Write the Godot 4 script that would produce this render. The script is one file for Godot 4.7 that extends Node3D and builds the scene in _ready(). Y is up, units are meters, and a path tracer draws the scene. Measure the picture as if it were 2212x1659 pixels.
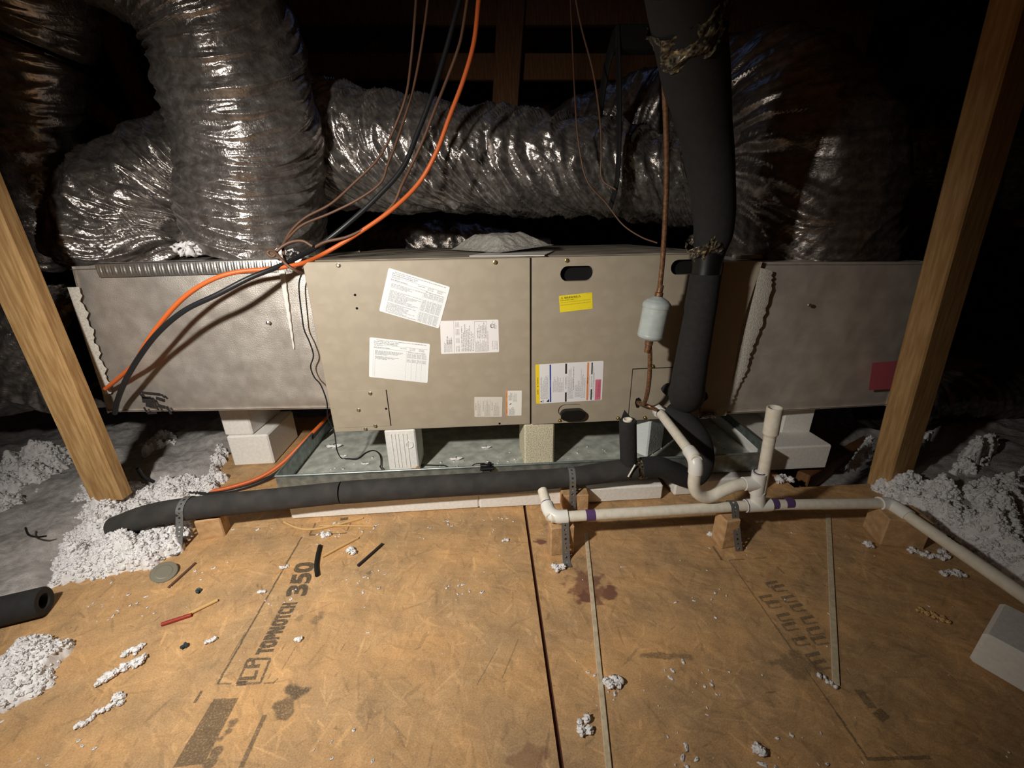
extends Node3D
# An attic air handler on foam blocks in a drain pan, foil ducts, drains and an OSB deck. Metres, y up; deck top at y 0, cabinet front at z 0.
var M := {}
var names := {}
var rng := RandomNumberGenerator.new()

class MB:
	var v := PackedVector3Array()
	var n := PackedVector3Array()
	var t := PackedVector2Array()
	var c := PackedColorArray()
	var ix := PackedInt32Array()
	func vert(p: Vector3, nn: Vector3, uv := Vector2.ZERO) -> int:
		v.append(p); n.append(nn); t.append(uv)
		return v.size() - 1
	func face(i: int, j: int, k: int) -> void:
		var g := (v[j] - v[i]).cross(v[k] - v[i])
		if g.dot(n[i] + n[j] + n[k]) > 0.0:
			ix.append(i); ix.append(k); ix.append(j)
		else:
			ix.append(i); ix.append(j); ix.append(k)
	func quad(a: Vector3, b: Vector3, d: Vector3, e: Vector3, nn: Vector3, u := Rect2(0, 0, 1, 1)) -> void:
		var i := vert(a, nn, u.position)
		vert(b, nn, Vector2(u.end.x, u.position.y)); vert(d, nn, u.end); vert(e, nn, Vector2(u.position.x, u.end.y))
		face(i, i + 1, i + 2); face(i, i + 2, i + 3)
	func tri(a: Vector3, b: Vector3, d: Vector3, nn: Vector3) -> void:
		var i := vert(a, nn)
		vert(b, nn); vert(d, nn)
		face(i, i + 1, i + 2)
	func box(size: Vector3, xf: Transform3D, bev := 0.002) -> void:
		var h := size * 0.5
		var b: float = minf(bev, minf(h.x, minf(h.y, h.z)) * 0.45)
		var P := func(ax: int, sg: Vector3) -> Vector3:
			var q := Vector3((h.x - b) * sg.x, (h.y - b) * sg.y, (h.z - b) * sg.z)
			q[ax] = h[ax] * sg[ax]
			return xf * q
		for ax in 3:
			var a1 := (ax + 1) % 3
			var a2 := (ax + 2) % 3
			for s in [-1.0, 1.0]:
				var sg := Vector3.ONE
				sg[ax] = s
				var q := []
				for k in [[-1, -1], [1, -1], [1, 1], [-1, 1]]:
					sg[a1] = k[0]; sg[a2] = k[1]
					q.append(P.call(ax, sg))
				var nn := Vector3.ZERO
				nn[ax] = s
				quad(q[0], q[1], q[2], q[3], (xf.basis * nn).normalized())
		if b <= 0.0:
			return
		for ax in 3:
			var a1 := (ax + 1) % 3
			var a2 := (ax + 2) % 3
			for s1 in [-1.0, 1.0]:
				for s2 in [-1.0, 1.0]:
					var sa := Vector3.ONE
					sa[a1] = s1; sa[a2] = s2; sa[ax] = -1.0
					var sb := sa
					sb[ax] = 1.0
					var nn := Vector3.ZERO
					nn[a1] = s1; nn[a2] = s2
					quad(P.call(a1, sa), P.call(a1, sb), P.call(a2, sb), P.call(a2, sa), (xf.basis * nn).normalized())
		for sx in [-1.0, 1.0]:
			for sy in [-1.0, 1.0]:
				for sz in [-1.0, 1.0]:
					var sg := Vector3(sx, sy, sz)
					tri(P.call(0, sg), P.call(1, sg), P.call(2, sg), (xf.basis * sg).normalized())
	# a swept tube with round caps as flat discs
	func tube(pts: PackedVector3Array, rad: Variant, sides := 16, caps := true, squash := 1.0, up := Vector3.ZERO) -> void:
		var m := pts.size()
		var fr := MB.frames(pts, up)
		var first := v.size()
		for i in m:
			var r: float = rad[i] if rad is PackedFloat32Array else rad
			for j in sides + 1:
				var a := TAU * j / sides
				var d: Vector3 = fr[0][i] * cos(a) + fr[1][i] * sin(a) * squash
				var nn: Vector3 = (fr[0][i] * cos(a) * squash + fr[1][i] * sin(a)).normalized()
				vert(pts[i] + d * r, nn, Vector2(float(i) / (m - 1), float(j) / sides))
		for i in m - 1:
			for j in sides:
				var k := first + i * (sides + 1) + j
				face(k, k + 1, k + sides + 2); face(k, k + sides + 2, k + sides + 1)
		if caps:
			for e in [0, m - 1]:
				var tn: Vector3 = (pts[1] - pts[0]).normalized() * -1.0 if e == 0 else (pts[m - 1] - pts[m - 2]).normalized()
				var r: float = rad[e] if rad is PackedFloat32Array else rad
				var o := vert(pts[e], tn)
				for j in sides + 1:
					var a := TAU * j / sides
					vert(pts[e] + (fr[0][e] * cos(a) + fr[1][e] * sin(a) * squash) * r, tn)
				for j in sides:
					face(o, o + 1 + j, o + 2 + j)
	static func frames(pts: PackedVector3Array, up := Vector3.ZERO) -> Array:
		var N := PackedVector3Array()
		var B := PackedVector3Array()
		var m := pts.size()
		var last := Vector3.ZERO
		for i in m:
			var tg := (pts[mini(i + 1, m - 1)] - pts[maxi(i - 1, 0)]).normalized()
			var nn: Vector3
			if up != Vector3.ZERO:
				nn = up
			elif i == 0:
				nn = Vector3.UP if absf(tg.y) < 0.8 else Vector3.BACK
			else:
				nn = last
			nn = (nn - tg * nn.dot(tg)).normalized()
			last = nn
			N.append(nn); B.append(tg.cross(nn))
		return [N, B]
	# a turned profile: points (radius, height) about the y axis of xf
	func lathe(prof: Array, xf: Transform3D, sides := 20) -> void:
		for k in prof.size() - 1:
			var p: Vector2 = prof[k]
			var q: Vector2 = prof[k + 1]
			if p.distance_to(q) < 1e-6:
				continue
			var e := (q - p).normalized()
			var first := v.size()
			for j in sides + 1:
				var a := TAU * j / sides
				var d := Vector3(cos(a), 0, sin(a))
				var nn: Vector3 = (xf.basis * (d * e.y - Vector3.UP * e.x)).normalized()
				vert(xf * (d * p.x + Vector3.UP * p.y), nn, Vector2(float(j) / sides, p.y))
				vert(xf * (d * q.x + Vector3.UP * q.y), nn, Vector2(float(j) / sides, q.y))
			for j in sides:
				var o := first + j * 2
				if p.x > 1e-6:
					face(o, o + 2, o + 1)
				if q.x > 1e-6:
					face(o + 1, o + 2, o + 3)
	# a grid of points with smooth normals; wrap joins the last column to the first; facing picks the outer side
	func grid(p: PackedVector3Array, rows: int, cols: int, wrap := false, facing := Vector3.ZERO, centre := PackedVector3Array()) -> void:
		var first := v.size()
		for i in rows:
			for j in cols:
				var i0 := maxi(i - 1, 0)
				var i1 := mini(i + 1, rows - 1)
				var j0 := (j - 1 + cols - 1) % (cols - 1) if wrap else maxi(j - 1, 0)
				var j1 := (j + 1) % (cols - 1) if wrap else mini(j + 1, cols - 1)
				var nn := (p[i1 * cols + j] - p[i0 * cols + j]).cross(p[i * cols + j1] - p[i * cols + j0]).normalized()
				var out := facing
				if centre.size():
					out = p[i * cols + j] - centre[i]
				if nn.dot(out) < 0.0:
					nn = -nn
				vert(p[i * cols + j], nn, Vector2(float(i) / (rows - 1), float(j) / (cols - 1)))
		for i in rows - 1:
			for j in cols - 1:
				var k := first + i * cols + j
				face(k, k + 1, k + cols + 1); face(k, k + cols + 1, k + cols)
	func mesh(mat: Material, off := Vector3.ZERO) -> ArrayMesh:
		var a := []
		a.resize(Mesh.ARRAY_MAX)
		if off != Vector3.ZERO:
			for i in v.size():
				v[i] -= off
		a[Mesh.ARRAY_VERTEX] = v; a[Mesh.ARRAY_NORMAL] = n; a[Mesh.ARRAY_TEX_UV] = t; a[Mesh.ARRAY_INDEX] = ix
		if c.size() == v.size():
			a[Mesh.ARRAY_COLOR] = c
		var m := ArrayMesh.new()
		m.add_surface_from_arrays(Mesh.PRIMITIVE_TRIANGLES, a)
		m.surface_set_material(0, mat)
		return m

# ---------- naming and placing ----------
func numbered(called: String) -> String:
	var k: int = names.get(called, 0)
	names[called] = k + 1
	return called if k == 0 else "%s_%03d" % [called, k]

func tag(o: Node3D, label: String, category: String, group := "", kind := "") -> Node3D:
	o.set_meta("label", label)
	o.set_meta("category", category)
	if group: o.set_meta("group", group)
	if kind: o.set_meta("kind", kind)
	return o

func thing(called: String, base: Vector3, label: String, category: String, group := "") -> Node3D:
	var o := Node3D.new()
	o.name = numbered(called)
	o.position = base
	add_child(o, true)
	return tag(o, label, category, group)

# one named mesh: under a thing its points stay in the world's metres; alone it is set on its own base
func obj(called: String, b: MB, mat: Material, parent: Node3D = self, label := "") -> MeshInstance3D:
	var o := MeshInstance3D.new()
	if parent == self:
		o.name = numbered(called)
		var lo := b.v[0]
		var hi := b.v[0]
		for p in b.v:
			lo = lo.min(p); hi = hi.max(p)
		var base := Vector3((lo.x + hi.x) / 2, lo.y, (lo.z + hi.z) / 2)
		o.mesh = b.mesh(mat, base)
		o.position = base
	else:
		o.name = called
		o.mesh = b.mesh(mat)
		var at := Vector3.ZERO
		var q: Node = parent
		while q is Node3D and q != self:
			at += q.position
			q = q.get_parent()
		o.position = -at
	if label: o.set_meta("label", label)
	parent.add_child(o, true)
	return o

func struct(called: String, b: MB, mat: Material) -> MeshInstance3D:
	var o := obj(called, b, mat)
	o.set_meta("kind", "structure")
	return o

# ---------- paths ----------
func curve(pts: Array, per := 8) -> PackedVector3Array:
	var out := PackedVector3Array()
	for i in pts.size() - 1:
		var a: Vector3 = pts[maxi(i - 1, 0)]
		var b: Vector3 = pts[i]
		var d: Vector3 = pts[i + 1]
		var e: Vector3 = pts[mini(i + 2, pts.size() - 1)]
		if i == 0: a = b * 2.0 - d
		if i == pts.size() - 2: e = d * 2.0 - b
		for k in per:
			var s := float(k) / per
			var s2 := s * s
			var s3 := s2 * s
			out.append((b * 2.0 + (d - a) * s + (a * 2.0 - b * 5.0 + d * 4.0 - e) * s2 + (b * 3.0 - a - d * 3.0 + e) * s3) * 0.5)
	out.append(pts[-1])
	return out

func spread(r: Array, per := 8) -> PackedFloat32Array:
	var out := PackedFloat32Array()
	for i in r.size() - 1:
		for k in per:
			var s := float(k) / per
			s = s * s * (3.0 - 2.0 * s)
			out.append(lerpf(r[i], r[i + 1], s))
	out.append(r[-1])
	return out

func along(d: Vector3, at: Vector3) -> Transform3D:   # a frame at a point whose y axis runs along d
	var y := d.normalized()
	var x := y.cross(Vector3.BACK if absf(y.z) < 0.9 else Vector3.RIGHT).normalized()
	return Transform3D(Basis(x, y, x.cross(y)), at)

func at(p: Vector3, turn := Vector3.ZERO) -> Transform3D:
	return Transform3D(Basis.from_euler(turn * PI / 180.0), p)

func rod(a: Vector3, b: Vector3, r: float, sides := 16) -> MB:
	var m := MB.new()
	m.tube(PackedVector3Array([a, b]), r, sides)
	return m

func beam(a: Vector3, b: Vector3, w: float, d: float, up := Vector3.BACK, bev := 0.004) -> MB:   # a timber from a to b, w across, d along up
	var y := (b - a).normalized()
	var z := (up - y * up.dot(y)).normalized()
	var m := MB.new()
	m.box(Vector3(w, a.distance_to(b), d), Transform3D(Basis(y.cross(z), y, z), (a + b) / 2), bev)
	return m

func wire(pts: Array, r: float, per := 8, sides := 8) -> MB:
	var m := MB.new()
	m.tube(curve(pts, per), r, sides)
	return m

# ---------- noise and materials ----------
func noise(sd: int, f: float, oct := 3, kind := FastNoiseLite.TYPE_SIMPLEX_SMOOTH) -> FastNoiseLite:
	var q := FastNoiseLite.new()
	q.seed = sd; q.frequency = f; q.noise_type = kind
	q.fractal_octaves = oct
	if oct == 1: q.fractal_type = FastNoiseLite.FRACTAL_NONE
	return q

func bumps(sd: int, f: float, strength: float, oct := 3, kind := FastNoiseLite.TYPE_SIMPLEX_SMOOTH, side := 512) -> NoiseTexture2D:
	var x := NoiseTexture2D.new()
	x.width = side; x.height = side; x.seamless = true
	x.noise = noise(sd, f, oct, kind)
	x.as_normal_map = true; x.bump_strength = strength
	return x

func tones(sd: int, f: float, lo: Color, hi: Color, oct := 4, side := 512, mid := 0.5, kind := FastNoiseLite.TYPE_SIMPLEX_SMOOTH) -> NoiseTexture2D:
	var x := NoiseTexture2D.new()
	x.width = side; x.height = side; x.seamless = true
	x.noise = noise(sd, f, oct, kind)
	var g := Gradient.new()
	g.offsets = PackedFloat32Array([maxf(0.0, mid - 0.3), minf(1.0, mid + 0.3)])
	g.colors = PackedColorArray([lo, hi])
	x.color_ramp = g
	return x

func mat(col: Color, rough := 0.6, metal := 0.0, normal: Texture2D = null, nscale := 1.0, tri := 4.0, alb: Texture2D = null) -> StandardMaterial3D:
	var m := StandardMaterial3D.new()
	m.albedo_color = col; m.roughness = rough; m.metallic = metal
	if normal:
		m.normal_enabled = true; m.normal_texture = normal; m.normal_scale = nscale
	if alb: m.albedo_texture = alb
	if normal or alb:
		m.uv1_triplanar = true; m.uv1_world_triplanar = true
		m.uv1_scale = Vector3.ONE * tri
	return m

func c8(r: int, g: int, b: int) -> Color:
	return Color8(r, g, b)

func wood(sd: int, a: Color, b: Color) -> StandardMaterial3D:   # grain stretched along y
	var m := mat(Color.WHITE, 0.75, 0.0, bumps(sd + 1, 0.03, 3.0), 0.5, 1.0, tones(sd, 0.012, a, b, 5))
	m.uv1_scale = Vector3(14, 1.2, 14)
	return m

func image_mat(im: Image, rough := 0.55) -> StandardMaterial3D:
	im.generate_mipmaps()
	var m := StandardMaterial3D.new()
	m.albedo_texture = ImageTexture.create_from_image(im)
	m.roughness = rough
	return m

func make_materials() -> void:
	var crinkle := bumps(3, 0.035, 9.0, 3, FastNoiseLite.TYPE_CELLULAR)
	var scrim := bumps(5, 0.09, 4.0, 2)
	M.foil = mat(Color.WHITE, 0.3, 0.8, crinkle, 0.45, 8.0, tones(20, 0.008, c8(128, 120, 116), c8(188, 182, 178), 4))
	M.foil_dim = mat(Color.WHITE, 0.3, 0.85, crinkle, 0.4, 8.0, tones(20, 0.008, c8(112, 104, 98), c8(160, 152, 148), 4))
	M.board = mat(Color.WHITE, 0.46, 0.72, scrim, 0.3, 6.0, tones(21, 0.006, c8(196, 188, 180), c8(212, 205, 197), 3))
	M.board_dull = mat(Color.WHITE, 0.5, 0.45, scrim, 0.2, 6.0, tones(22, 0.004, c8(206, 197, 187), c8(222, 213, 203), 3))
	M.foil_tape = mat(c8(215, 212, 208), 0.3, 0.95, scrim, 0.3, 12.0)
	M.taupe = mat(Color.WHITE, 0.5, 0.0, bumps(8, 0.2, 1.2, 2), 0.25, 9.0, tones(9, 0.004, c8(166, 154, 136), c8(172, 160, 142), 2))
	M.taupe_edge = mat(c8(180, 168, 150), 0.5)
	M.lid = mat(Color.WHITE, 0.85, 0.0, null, 1.0, 1.0, tones(11, 0.006, c8(120, 110, 96), c8(178, 168, 152), 4))
	M.lid.uv1_scale = Vector3(1.5, 2, 6)
	M.flange = mat(c8(196, 182, 160), 0.6, 0.0)
	M.black = mat(c8(12, 12, 13), 0.8)
	M.dark_hole = mat(c8(5, 5, 5), 1.0)
	M.black_plastic = mat(c8(18, 18, 19), 0.4)
	M.rubber = mat(Color.WHITE, 0.9, 0.0, bumps(31, 0.2, 1.0, 2), 0.2, 8.0, tones(30, 0.012, c8(34, 33, 34), c8(42, 41, 41), 4))
	M.rubber_dust = mat(Color.WHITE, 0.9, 0.0, bumps(31, 0.2, 1.0, 2), 0.2, 3.0, tones(33, 0.008, c8(44, 43, 43), c8(66, 62, 59), 4))
	M.pvc = mat(Color.WHITE, 0.38, 0.0, null, 1.0, 5.0, tones(35, 0.02, c8(226, 218, 200), c8(240, 234, 220), 3))
	M.pvc_white = mat(c8(238, 236, 230), 0.35)
	M.primer = mat(c8(92, 66, 112), 0.45)
	M.ink = mat(c8(36, 32, 34), 0.7)
	M.copper = mat(Color.WHITE, 0.45, 0.6, null, 1.0, 9.0, tones(37, 0.02, c8(104, 78, 58), c8(168, 124, 92), 3))
	M.drier = mat(Color.WHITE, 0.38, 0.0, bumps(39, 0.15, 1.0, 2), 0.15, 8.0, tones(40, 0.01, c8(176, 186, 186), c8(188, 196, 194), 2))
	M.galv = mat(Color.WHITE, 0.42, 0.75, null, 1.0, 3.0, tones(41, 0.02, c8(140, 150, 150), c8(176, 184, 182), 4))
	M.galv_dust = mat(Color.WHITE, 0.55, 0.1, null, 1.0, 3.0, tones(43, 0.012, c8(168, 172, 164), c8(204, 206, 196), 5))
	M.strap = mat(c8(148, 150, 152), 0.45, 0.7)
	M.screw = mat(c8(200, 176, 110), 0.3, 0.9)
	M.steel = mat(c8(190, 184, 170), 0.32, 0.9)
	M.foam = mat(Color.WHITE, 0.9, 0.0, bumps(45, 0.16, 4.0, 2, FastNoiseLite.TYPE_CELLULAR), 0.35, 7.0, tones(46, 0.02, c8(232, 228, 222), c8(242, 239, 234), 3))
	M.foam_wet = mat(Color.WHITE, 0.9, 0.0, bumps(45, 0.16, 4.0, 2, FastNoiseLite.TYPE_CELLULAR), 0.5, 7.0, tones(47, 0.06, c8(170, 152, 110), c8(240, 233, 212), 4, 512, 0.38))
	M.foam_bag = mat(c8(222, 226, 226), 0.3, 0.0, bumps(48, 0.03, 6.0, 3, FastNoiseLite.TYPE_CELLULAR), 0.5, 7.0)
	M.rust = mat(c8(190, 140, 90), 0.9)
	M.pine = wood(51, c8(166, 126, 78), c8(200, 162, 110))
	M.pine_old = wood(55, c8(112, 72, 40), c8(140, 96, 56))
	M.pine_block = mat(Color.WHITE, 0.8, 0.0, bumps(57, 0.05, 3.0), 0.4, 5.0, tones(58, 0.012, c8(176, 138, 98), c8(206, 168, 124), 5))
	M.lath = mat(Color.WHITE, 0.8, 0.0, null, 1.0, 6.0, tones(59, 0.02, c8(186, 168, 140), c8(208, 192, 164), 4))
	M.splinter = mat(c8(206, 168, 112), 0.85)
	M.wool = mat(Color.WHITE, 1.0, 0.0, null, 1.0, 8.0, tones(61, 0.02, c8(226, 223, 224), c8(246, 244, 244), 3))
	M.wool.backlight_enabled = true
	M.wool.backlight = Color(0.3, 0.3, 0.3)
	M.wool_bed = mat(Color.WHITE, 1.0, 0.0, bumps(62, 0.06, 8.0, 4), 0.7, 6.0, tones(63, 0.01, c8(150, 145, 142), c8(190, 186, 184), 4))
	M.orange = mat(c8(214, 104, 48), 0.45)
	M.cable_black = mat(c8(34, 35, 38), 0.42)
	M.cable_brown = mat(c8(104, 74, 56), 0.5)
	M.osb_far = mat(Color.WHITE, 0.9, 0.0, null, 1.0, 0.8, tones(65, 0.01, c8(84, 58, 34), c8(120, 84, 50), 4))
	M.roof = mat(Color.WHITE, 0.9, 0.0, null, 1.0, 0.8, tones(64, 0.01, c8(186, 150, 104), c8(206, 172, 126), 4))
	M.joint = mat(c8(70, 34, 22), 0.9)
	M.drywall = mat(c8(150, 140, 130), 0.95)
	M.mastic = mat(Color.WHITE, 0.85, 0.0, bumps(66, 0.04, 8.0, 3), 0.6, 9.0, tones(67, 0.03, c8(188, 182, 172), c8(216, 210, 200), 4))
	M.pink = mat(c8(190, 92, 104), 0.6)
	M.paper = mat(c8(226, 222, 216), 0.7)
	M.bag = mat(Color.WHITE, 0.35, 0.0, bumps(68, 0.03, 8.0, 3), 0.6, 9.0, tones(69, 0.02, c8(150, 146, 138), c8(196, 192, 186), 4))
	M.brand_tape = mat(Color.WHITE, 0.3, 0.3, null, 1.0, 22.0, tones(71, 0.02, c8(20, 18, 18), c8(206, 190, 156), 2, 256, 0.52, FastNoiseLite.TYPE_CELLULAR))
	M.red = mat(c8(150, 44, 30), 0.6)
	M.zinc = mat(c8(128, 124, 108), 0.6, 0.3)
	M.bluebit = mat(c8(44, 62, 72), 0.6)

# ---------- flat print ----------
class Sheet:   # a small printed sheet; x to the right, y down, in pixels
	var im: Image
	var w: int
	var h: int
	var rg := RandomNumberGenerator.new()
	func _init(ww: int, hh: int, bg: Color, sd: int) -> void:
		w = ww; h = hh
		im = Image.create(w, h, false, Image.FORMAT_RGB8)
		im.fill(bg)
		rg.seed = sd
	func rect(x: float, y: float, ww: float, hh: float, col: Color) -> void:
		im.fill_rect(Rect2i(int(x), int(y), maxi(1, int(ww)), maxi(1, int(hh))), col)
	func frame(x: float, y: float, ww: float, hh: float, k: float, col: Color) -> void:
		rect(x, y, ww, k, col); rect(x, y + hh - k, ww, k, col); rect(x, y, k, hh, col); rect(x + ww - k, y, k, hh, col)
	# print too small to read: rows of broken strokes; up turns the row to run upwards from (x, y)
	func small(x: float, y: float, length: float, tall: float, col: Color, up := false) -> void:
		var p := 0.0
		while p < length:
			var word := rg.randf_range(2.0, 7.0) * tall * 0.55
			var e := minf(p + word, length)
			var q := p
			while q < e:
				var s := maxf(1.0, tall * rg.randf_range(0.18, 0.32))
				var tt := tall * rg.randf_range(0.55, 1.0)
				if up:
					rect(x - tt, y - q - s, tt, s, col)
				else:
					rect(x, y - tt, s, tt, col) if false else rect(x + q, y - tt, s, tt, col)
				q += s + maxf(1.0, tall * 0.16)
			p = e + tall * 0.5
	func ring(cx: float, cy: float, r0: float, r1: float, col: Color) -> void:
		for yy in range(int(cy - r1), int(cy + r1) + 1):
			for xx in range(int(cx - r1), int(cx + r1) + 1):
				var d := Vector2(xx - cx, yy - cy).length()
				if d >= r0 and d <= r1 and xx >= 0 and yy >= 0 and xx < w and yy < h:
					im.set_pixel(xx, yy, col)
	func tri(a: Vector2, b: Vector2, c: Vector2, col: Color) -> void:
		var lo := a.min(b).min(c)
		var hi := a.max(b).max(c)
		for yy in range(maxi(0, int(lo.y)), mini(h - 1, int(hi.y) + 1) + 1):
			for xx in range(maxi(0, int(lo.x)), mini(w - 1, int(hi.x) + 1) + 1):
				if Geometry2D.point_is_inside_triangle(Vector2(xx + 0.5, yy + 0.5), a, b, c):
					im.set_pixel(xx, yy, col)

func letters(text: String, bold := true) -> Array:   # triangles of a line of lettering, one em-high capital about 1, starting at x 0 on the base line
	var tm := TextMesh.new()
	var f := SystemFont.new()
	f.font_names = PackedStringArray(["Droid Sans"])
	f.font_weight = 700 if bold else 400
	tm.font = f
	tm.text = text; tm.font_size = 64; tm.pixel_size = 0.02; tm.depth = 0.0; tm.curve_step = 2.0
	tm.horizontal_alignment = HORIZONTAL_ALIGNMENT_LEFT
	tm.vertical_alignment = VERTICAL_ALIGNMENT_BOTTOM
	var out := []
	if tm.get_surface_count() == 0:
		return out
	var a := tm.surface_get_arrays(0)
	var vs: PackedVector3Array = a[Mesh.ARRAY_VERTEX]
	var ids = a[Mesh.ARRAY_INDEX]
	var lo := Vector2(1e9, 1e9)
	var hi := -lo
	for p in vs:
		lo = lo.min(Vector2(p.x, p.y)); hi = hi.max(Vector2(p.x, p.y))
	var k := hi.y - lo.y
	var count: int = ids.size() if ids != null and ids.size() else vs.size()
	for i in range(0, count, 3):
		var t := []
		for j in 3:
			var p: Vector3 = vs[ids[i + j]] if ids != null and ids.size() else vs[i + j]
			t.append((Vector2(p.x, p.y) - lo) / k)
		out.append(t)
	return out

# lettering onto a sheet: base-line start, cap height, direction of reading
func write(s: Sheet, text: String, x: float, y: float, tall: float, col: Color, dir := Vector2.RIGHT, stretch := 1.0) -> void:
	var upv := Vector2(dir.y, -dir.x)
	for t in letters(text):
		var q := []
		for p in t:
			q.append(Vector2(x, y) + dir * p.x * tall * stretch + upv * p.y * tall)
		s.tri(q[0], q[1], q[2], col)

func sticker(parent: Node3D, called: String, corners: Array, m: Material, label := "", lift := 0.0006, round_ := 0.03) -> void:   # corners: top left, top right, bottom right, bottom left
	var b := MB.new()
	var nn: Vector3 = (corners[1] - corners[0]).cross(corners[3] - corners[0]).normalized() * -1.0
	var W: float = corners[0].distance_to(corners[1])
	var H: float = corners[0].distance_to(corners[3])
	var r := round_ * minf(W, H)
	var uvs := []
	for k in 4:
		var cc := Vector2(r / W if k in [0, 3] else 1.0 - r / W, r / H if k < 2 else 1.0 - r / H)
		for j in 4:
			var a: float = PI + k * PI / 2 + j * PI / 6
			uvs.append(cc + Vector2(cos(a) * r / W, sin(a) * r / H))
	var pos := func(u: Vector2, l: float) -> Vector3:
		return corners[0].lerp(corners[1], u.x).lerp(corners[3].lerp(corners[2], u.x), u.y) + nn * l
	var o := b.vert(pos.call(Vector2(0.5, 0.5), lift), nn, Vector2(0.5, 0.5))
	for u in uvs:
		b.vert(pos.call(u, lift), nn, u)
	for k in 16:
		b.face(o, o + 1 + k, o + 1 + (k + 1) % 16)
	for k in 16:
		var p: Vector3 = pos.call(uvs[k], lift)
		var q: Vector3 = pos.call(uvs[(k + 1) % 16], lift)
		var e := (q - p).cross(nn).normalized()
		if e.dot(p - pos.call(Vector2(0.5, 0.5), lift)) < 0.0: e = -e
		b.quad(p, q, q - nn * lift, p - nn * lift, e, Rect2(0.01, 0.01, 0.0, 0.0))
	obj(called, b, m, parent, label)

# ---------- the floor's texture: strands, stamps, stains ----------
const FX := -0.75
const FW := 2.7
const TW := 2048
const TH := 1024
var ink: PackedFloat32Array
var stain: PackedFloat32Array

func to_px(p: Vector3) -> Vector2:
	return Vector2((p.x - FX) / FW * TW, p.z * TH)

func ink_tri(a: Vector2, b: Vector2, c: Vector2, k: float) -> void:
	var lo := a.min(b).min(c)
	var hi := a.max(b).max(c)
	for yy in range(maxi(0, int(lo.y)), mini(TH - 1, int(hi.y) + 1) + 1):
		for xx in range(maxi(0, int(lo.x)), mini(TW - 1, int(hi.x) + 1) + 1):
			if Geometry2D.point_is_inside_triangle(Vector2(xx + 0.5, yy + 0.5), a, b, c):
				ink[yy * TW + xx] = maxf(ink[yy * TW + xx], k)

func ink_line(a: Vector3, b: Vector3, wide: float, k := 0.7) -> void:
	var d := (b - a).normalized()
	var s := Vector3(d.z, 0, -d.x) * wide * 0.5
	ink_tri(to_px(a - s), to_px(a + s), to_px(b + s), k)
	ink_tri(to_px(a - s), to_px(b + s), to_px(b - s), k)

func ink_text(text: String, a: Vector3, dir: Vector3, upv: Vector3, tall: float, length: float, k := 0.75, fat := 1.3) -> void:
	var ts := letters(text)
	var wide := 0.0
	for t in ts:
		for p in t: wide = maxf(wide, p.x)
	for t in ts:
		var q := []
		for p in t:
			q.append(to_px(a + dir * p.x / wide * length + upv * p.y * tall))
		for s in [Vector2(-fat, -fat), Vector2(fat, fat), Vector2(fat, -fat), Vector2(-fat, fat)]:
			ink_tri(q[0] + s, q[1] + s, q[2] + s, k)

func blot(p: Vector3, rx: float, rz: float, k: float, into: PackedFloat32Array, sd: int, turn := 0.0) -> void:
	var q := noise(sd, 0.03, 3)
	var o := to_px(p)
	var ax := rx / FW * TW
	var az := rz * TH
	var m := maxf(ax, az)
	for yy in range(maxi(0, int(o.y - m)), mini(TH - 1, int(o.y + m)) + 1):
		for xx in range(maxi(0, int(o.x - m)), mini(TW - 1, int(o.x + m)) + 1):
			var e := Vector2(xx - o.x, yy - o.y).rotated(-turn)
			var d := Vector2(e.x / ax, e.y / az).length() + q.get_noise_2d(xx, yy) * 0.7
			if d < 1.0:
				into[yy * TW + xx] = maxf(into[yy * TW + xx], k * smoothstep(1.0, 0.55, d))

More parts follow.
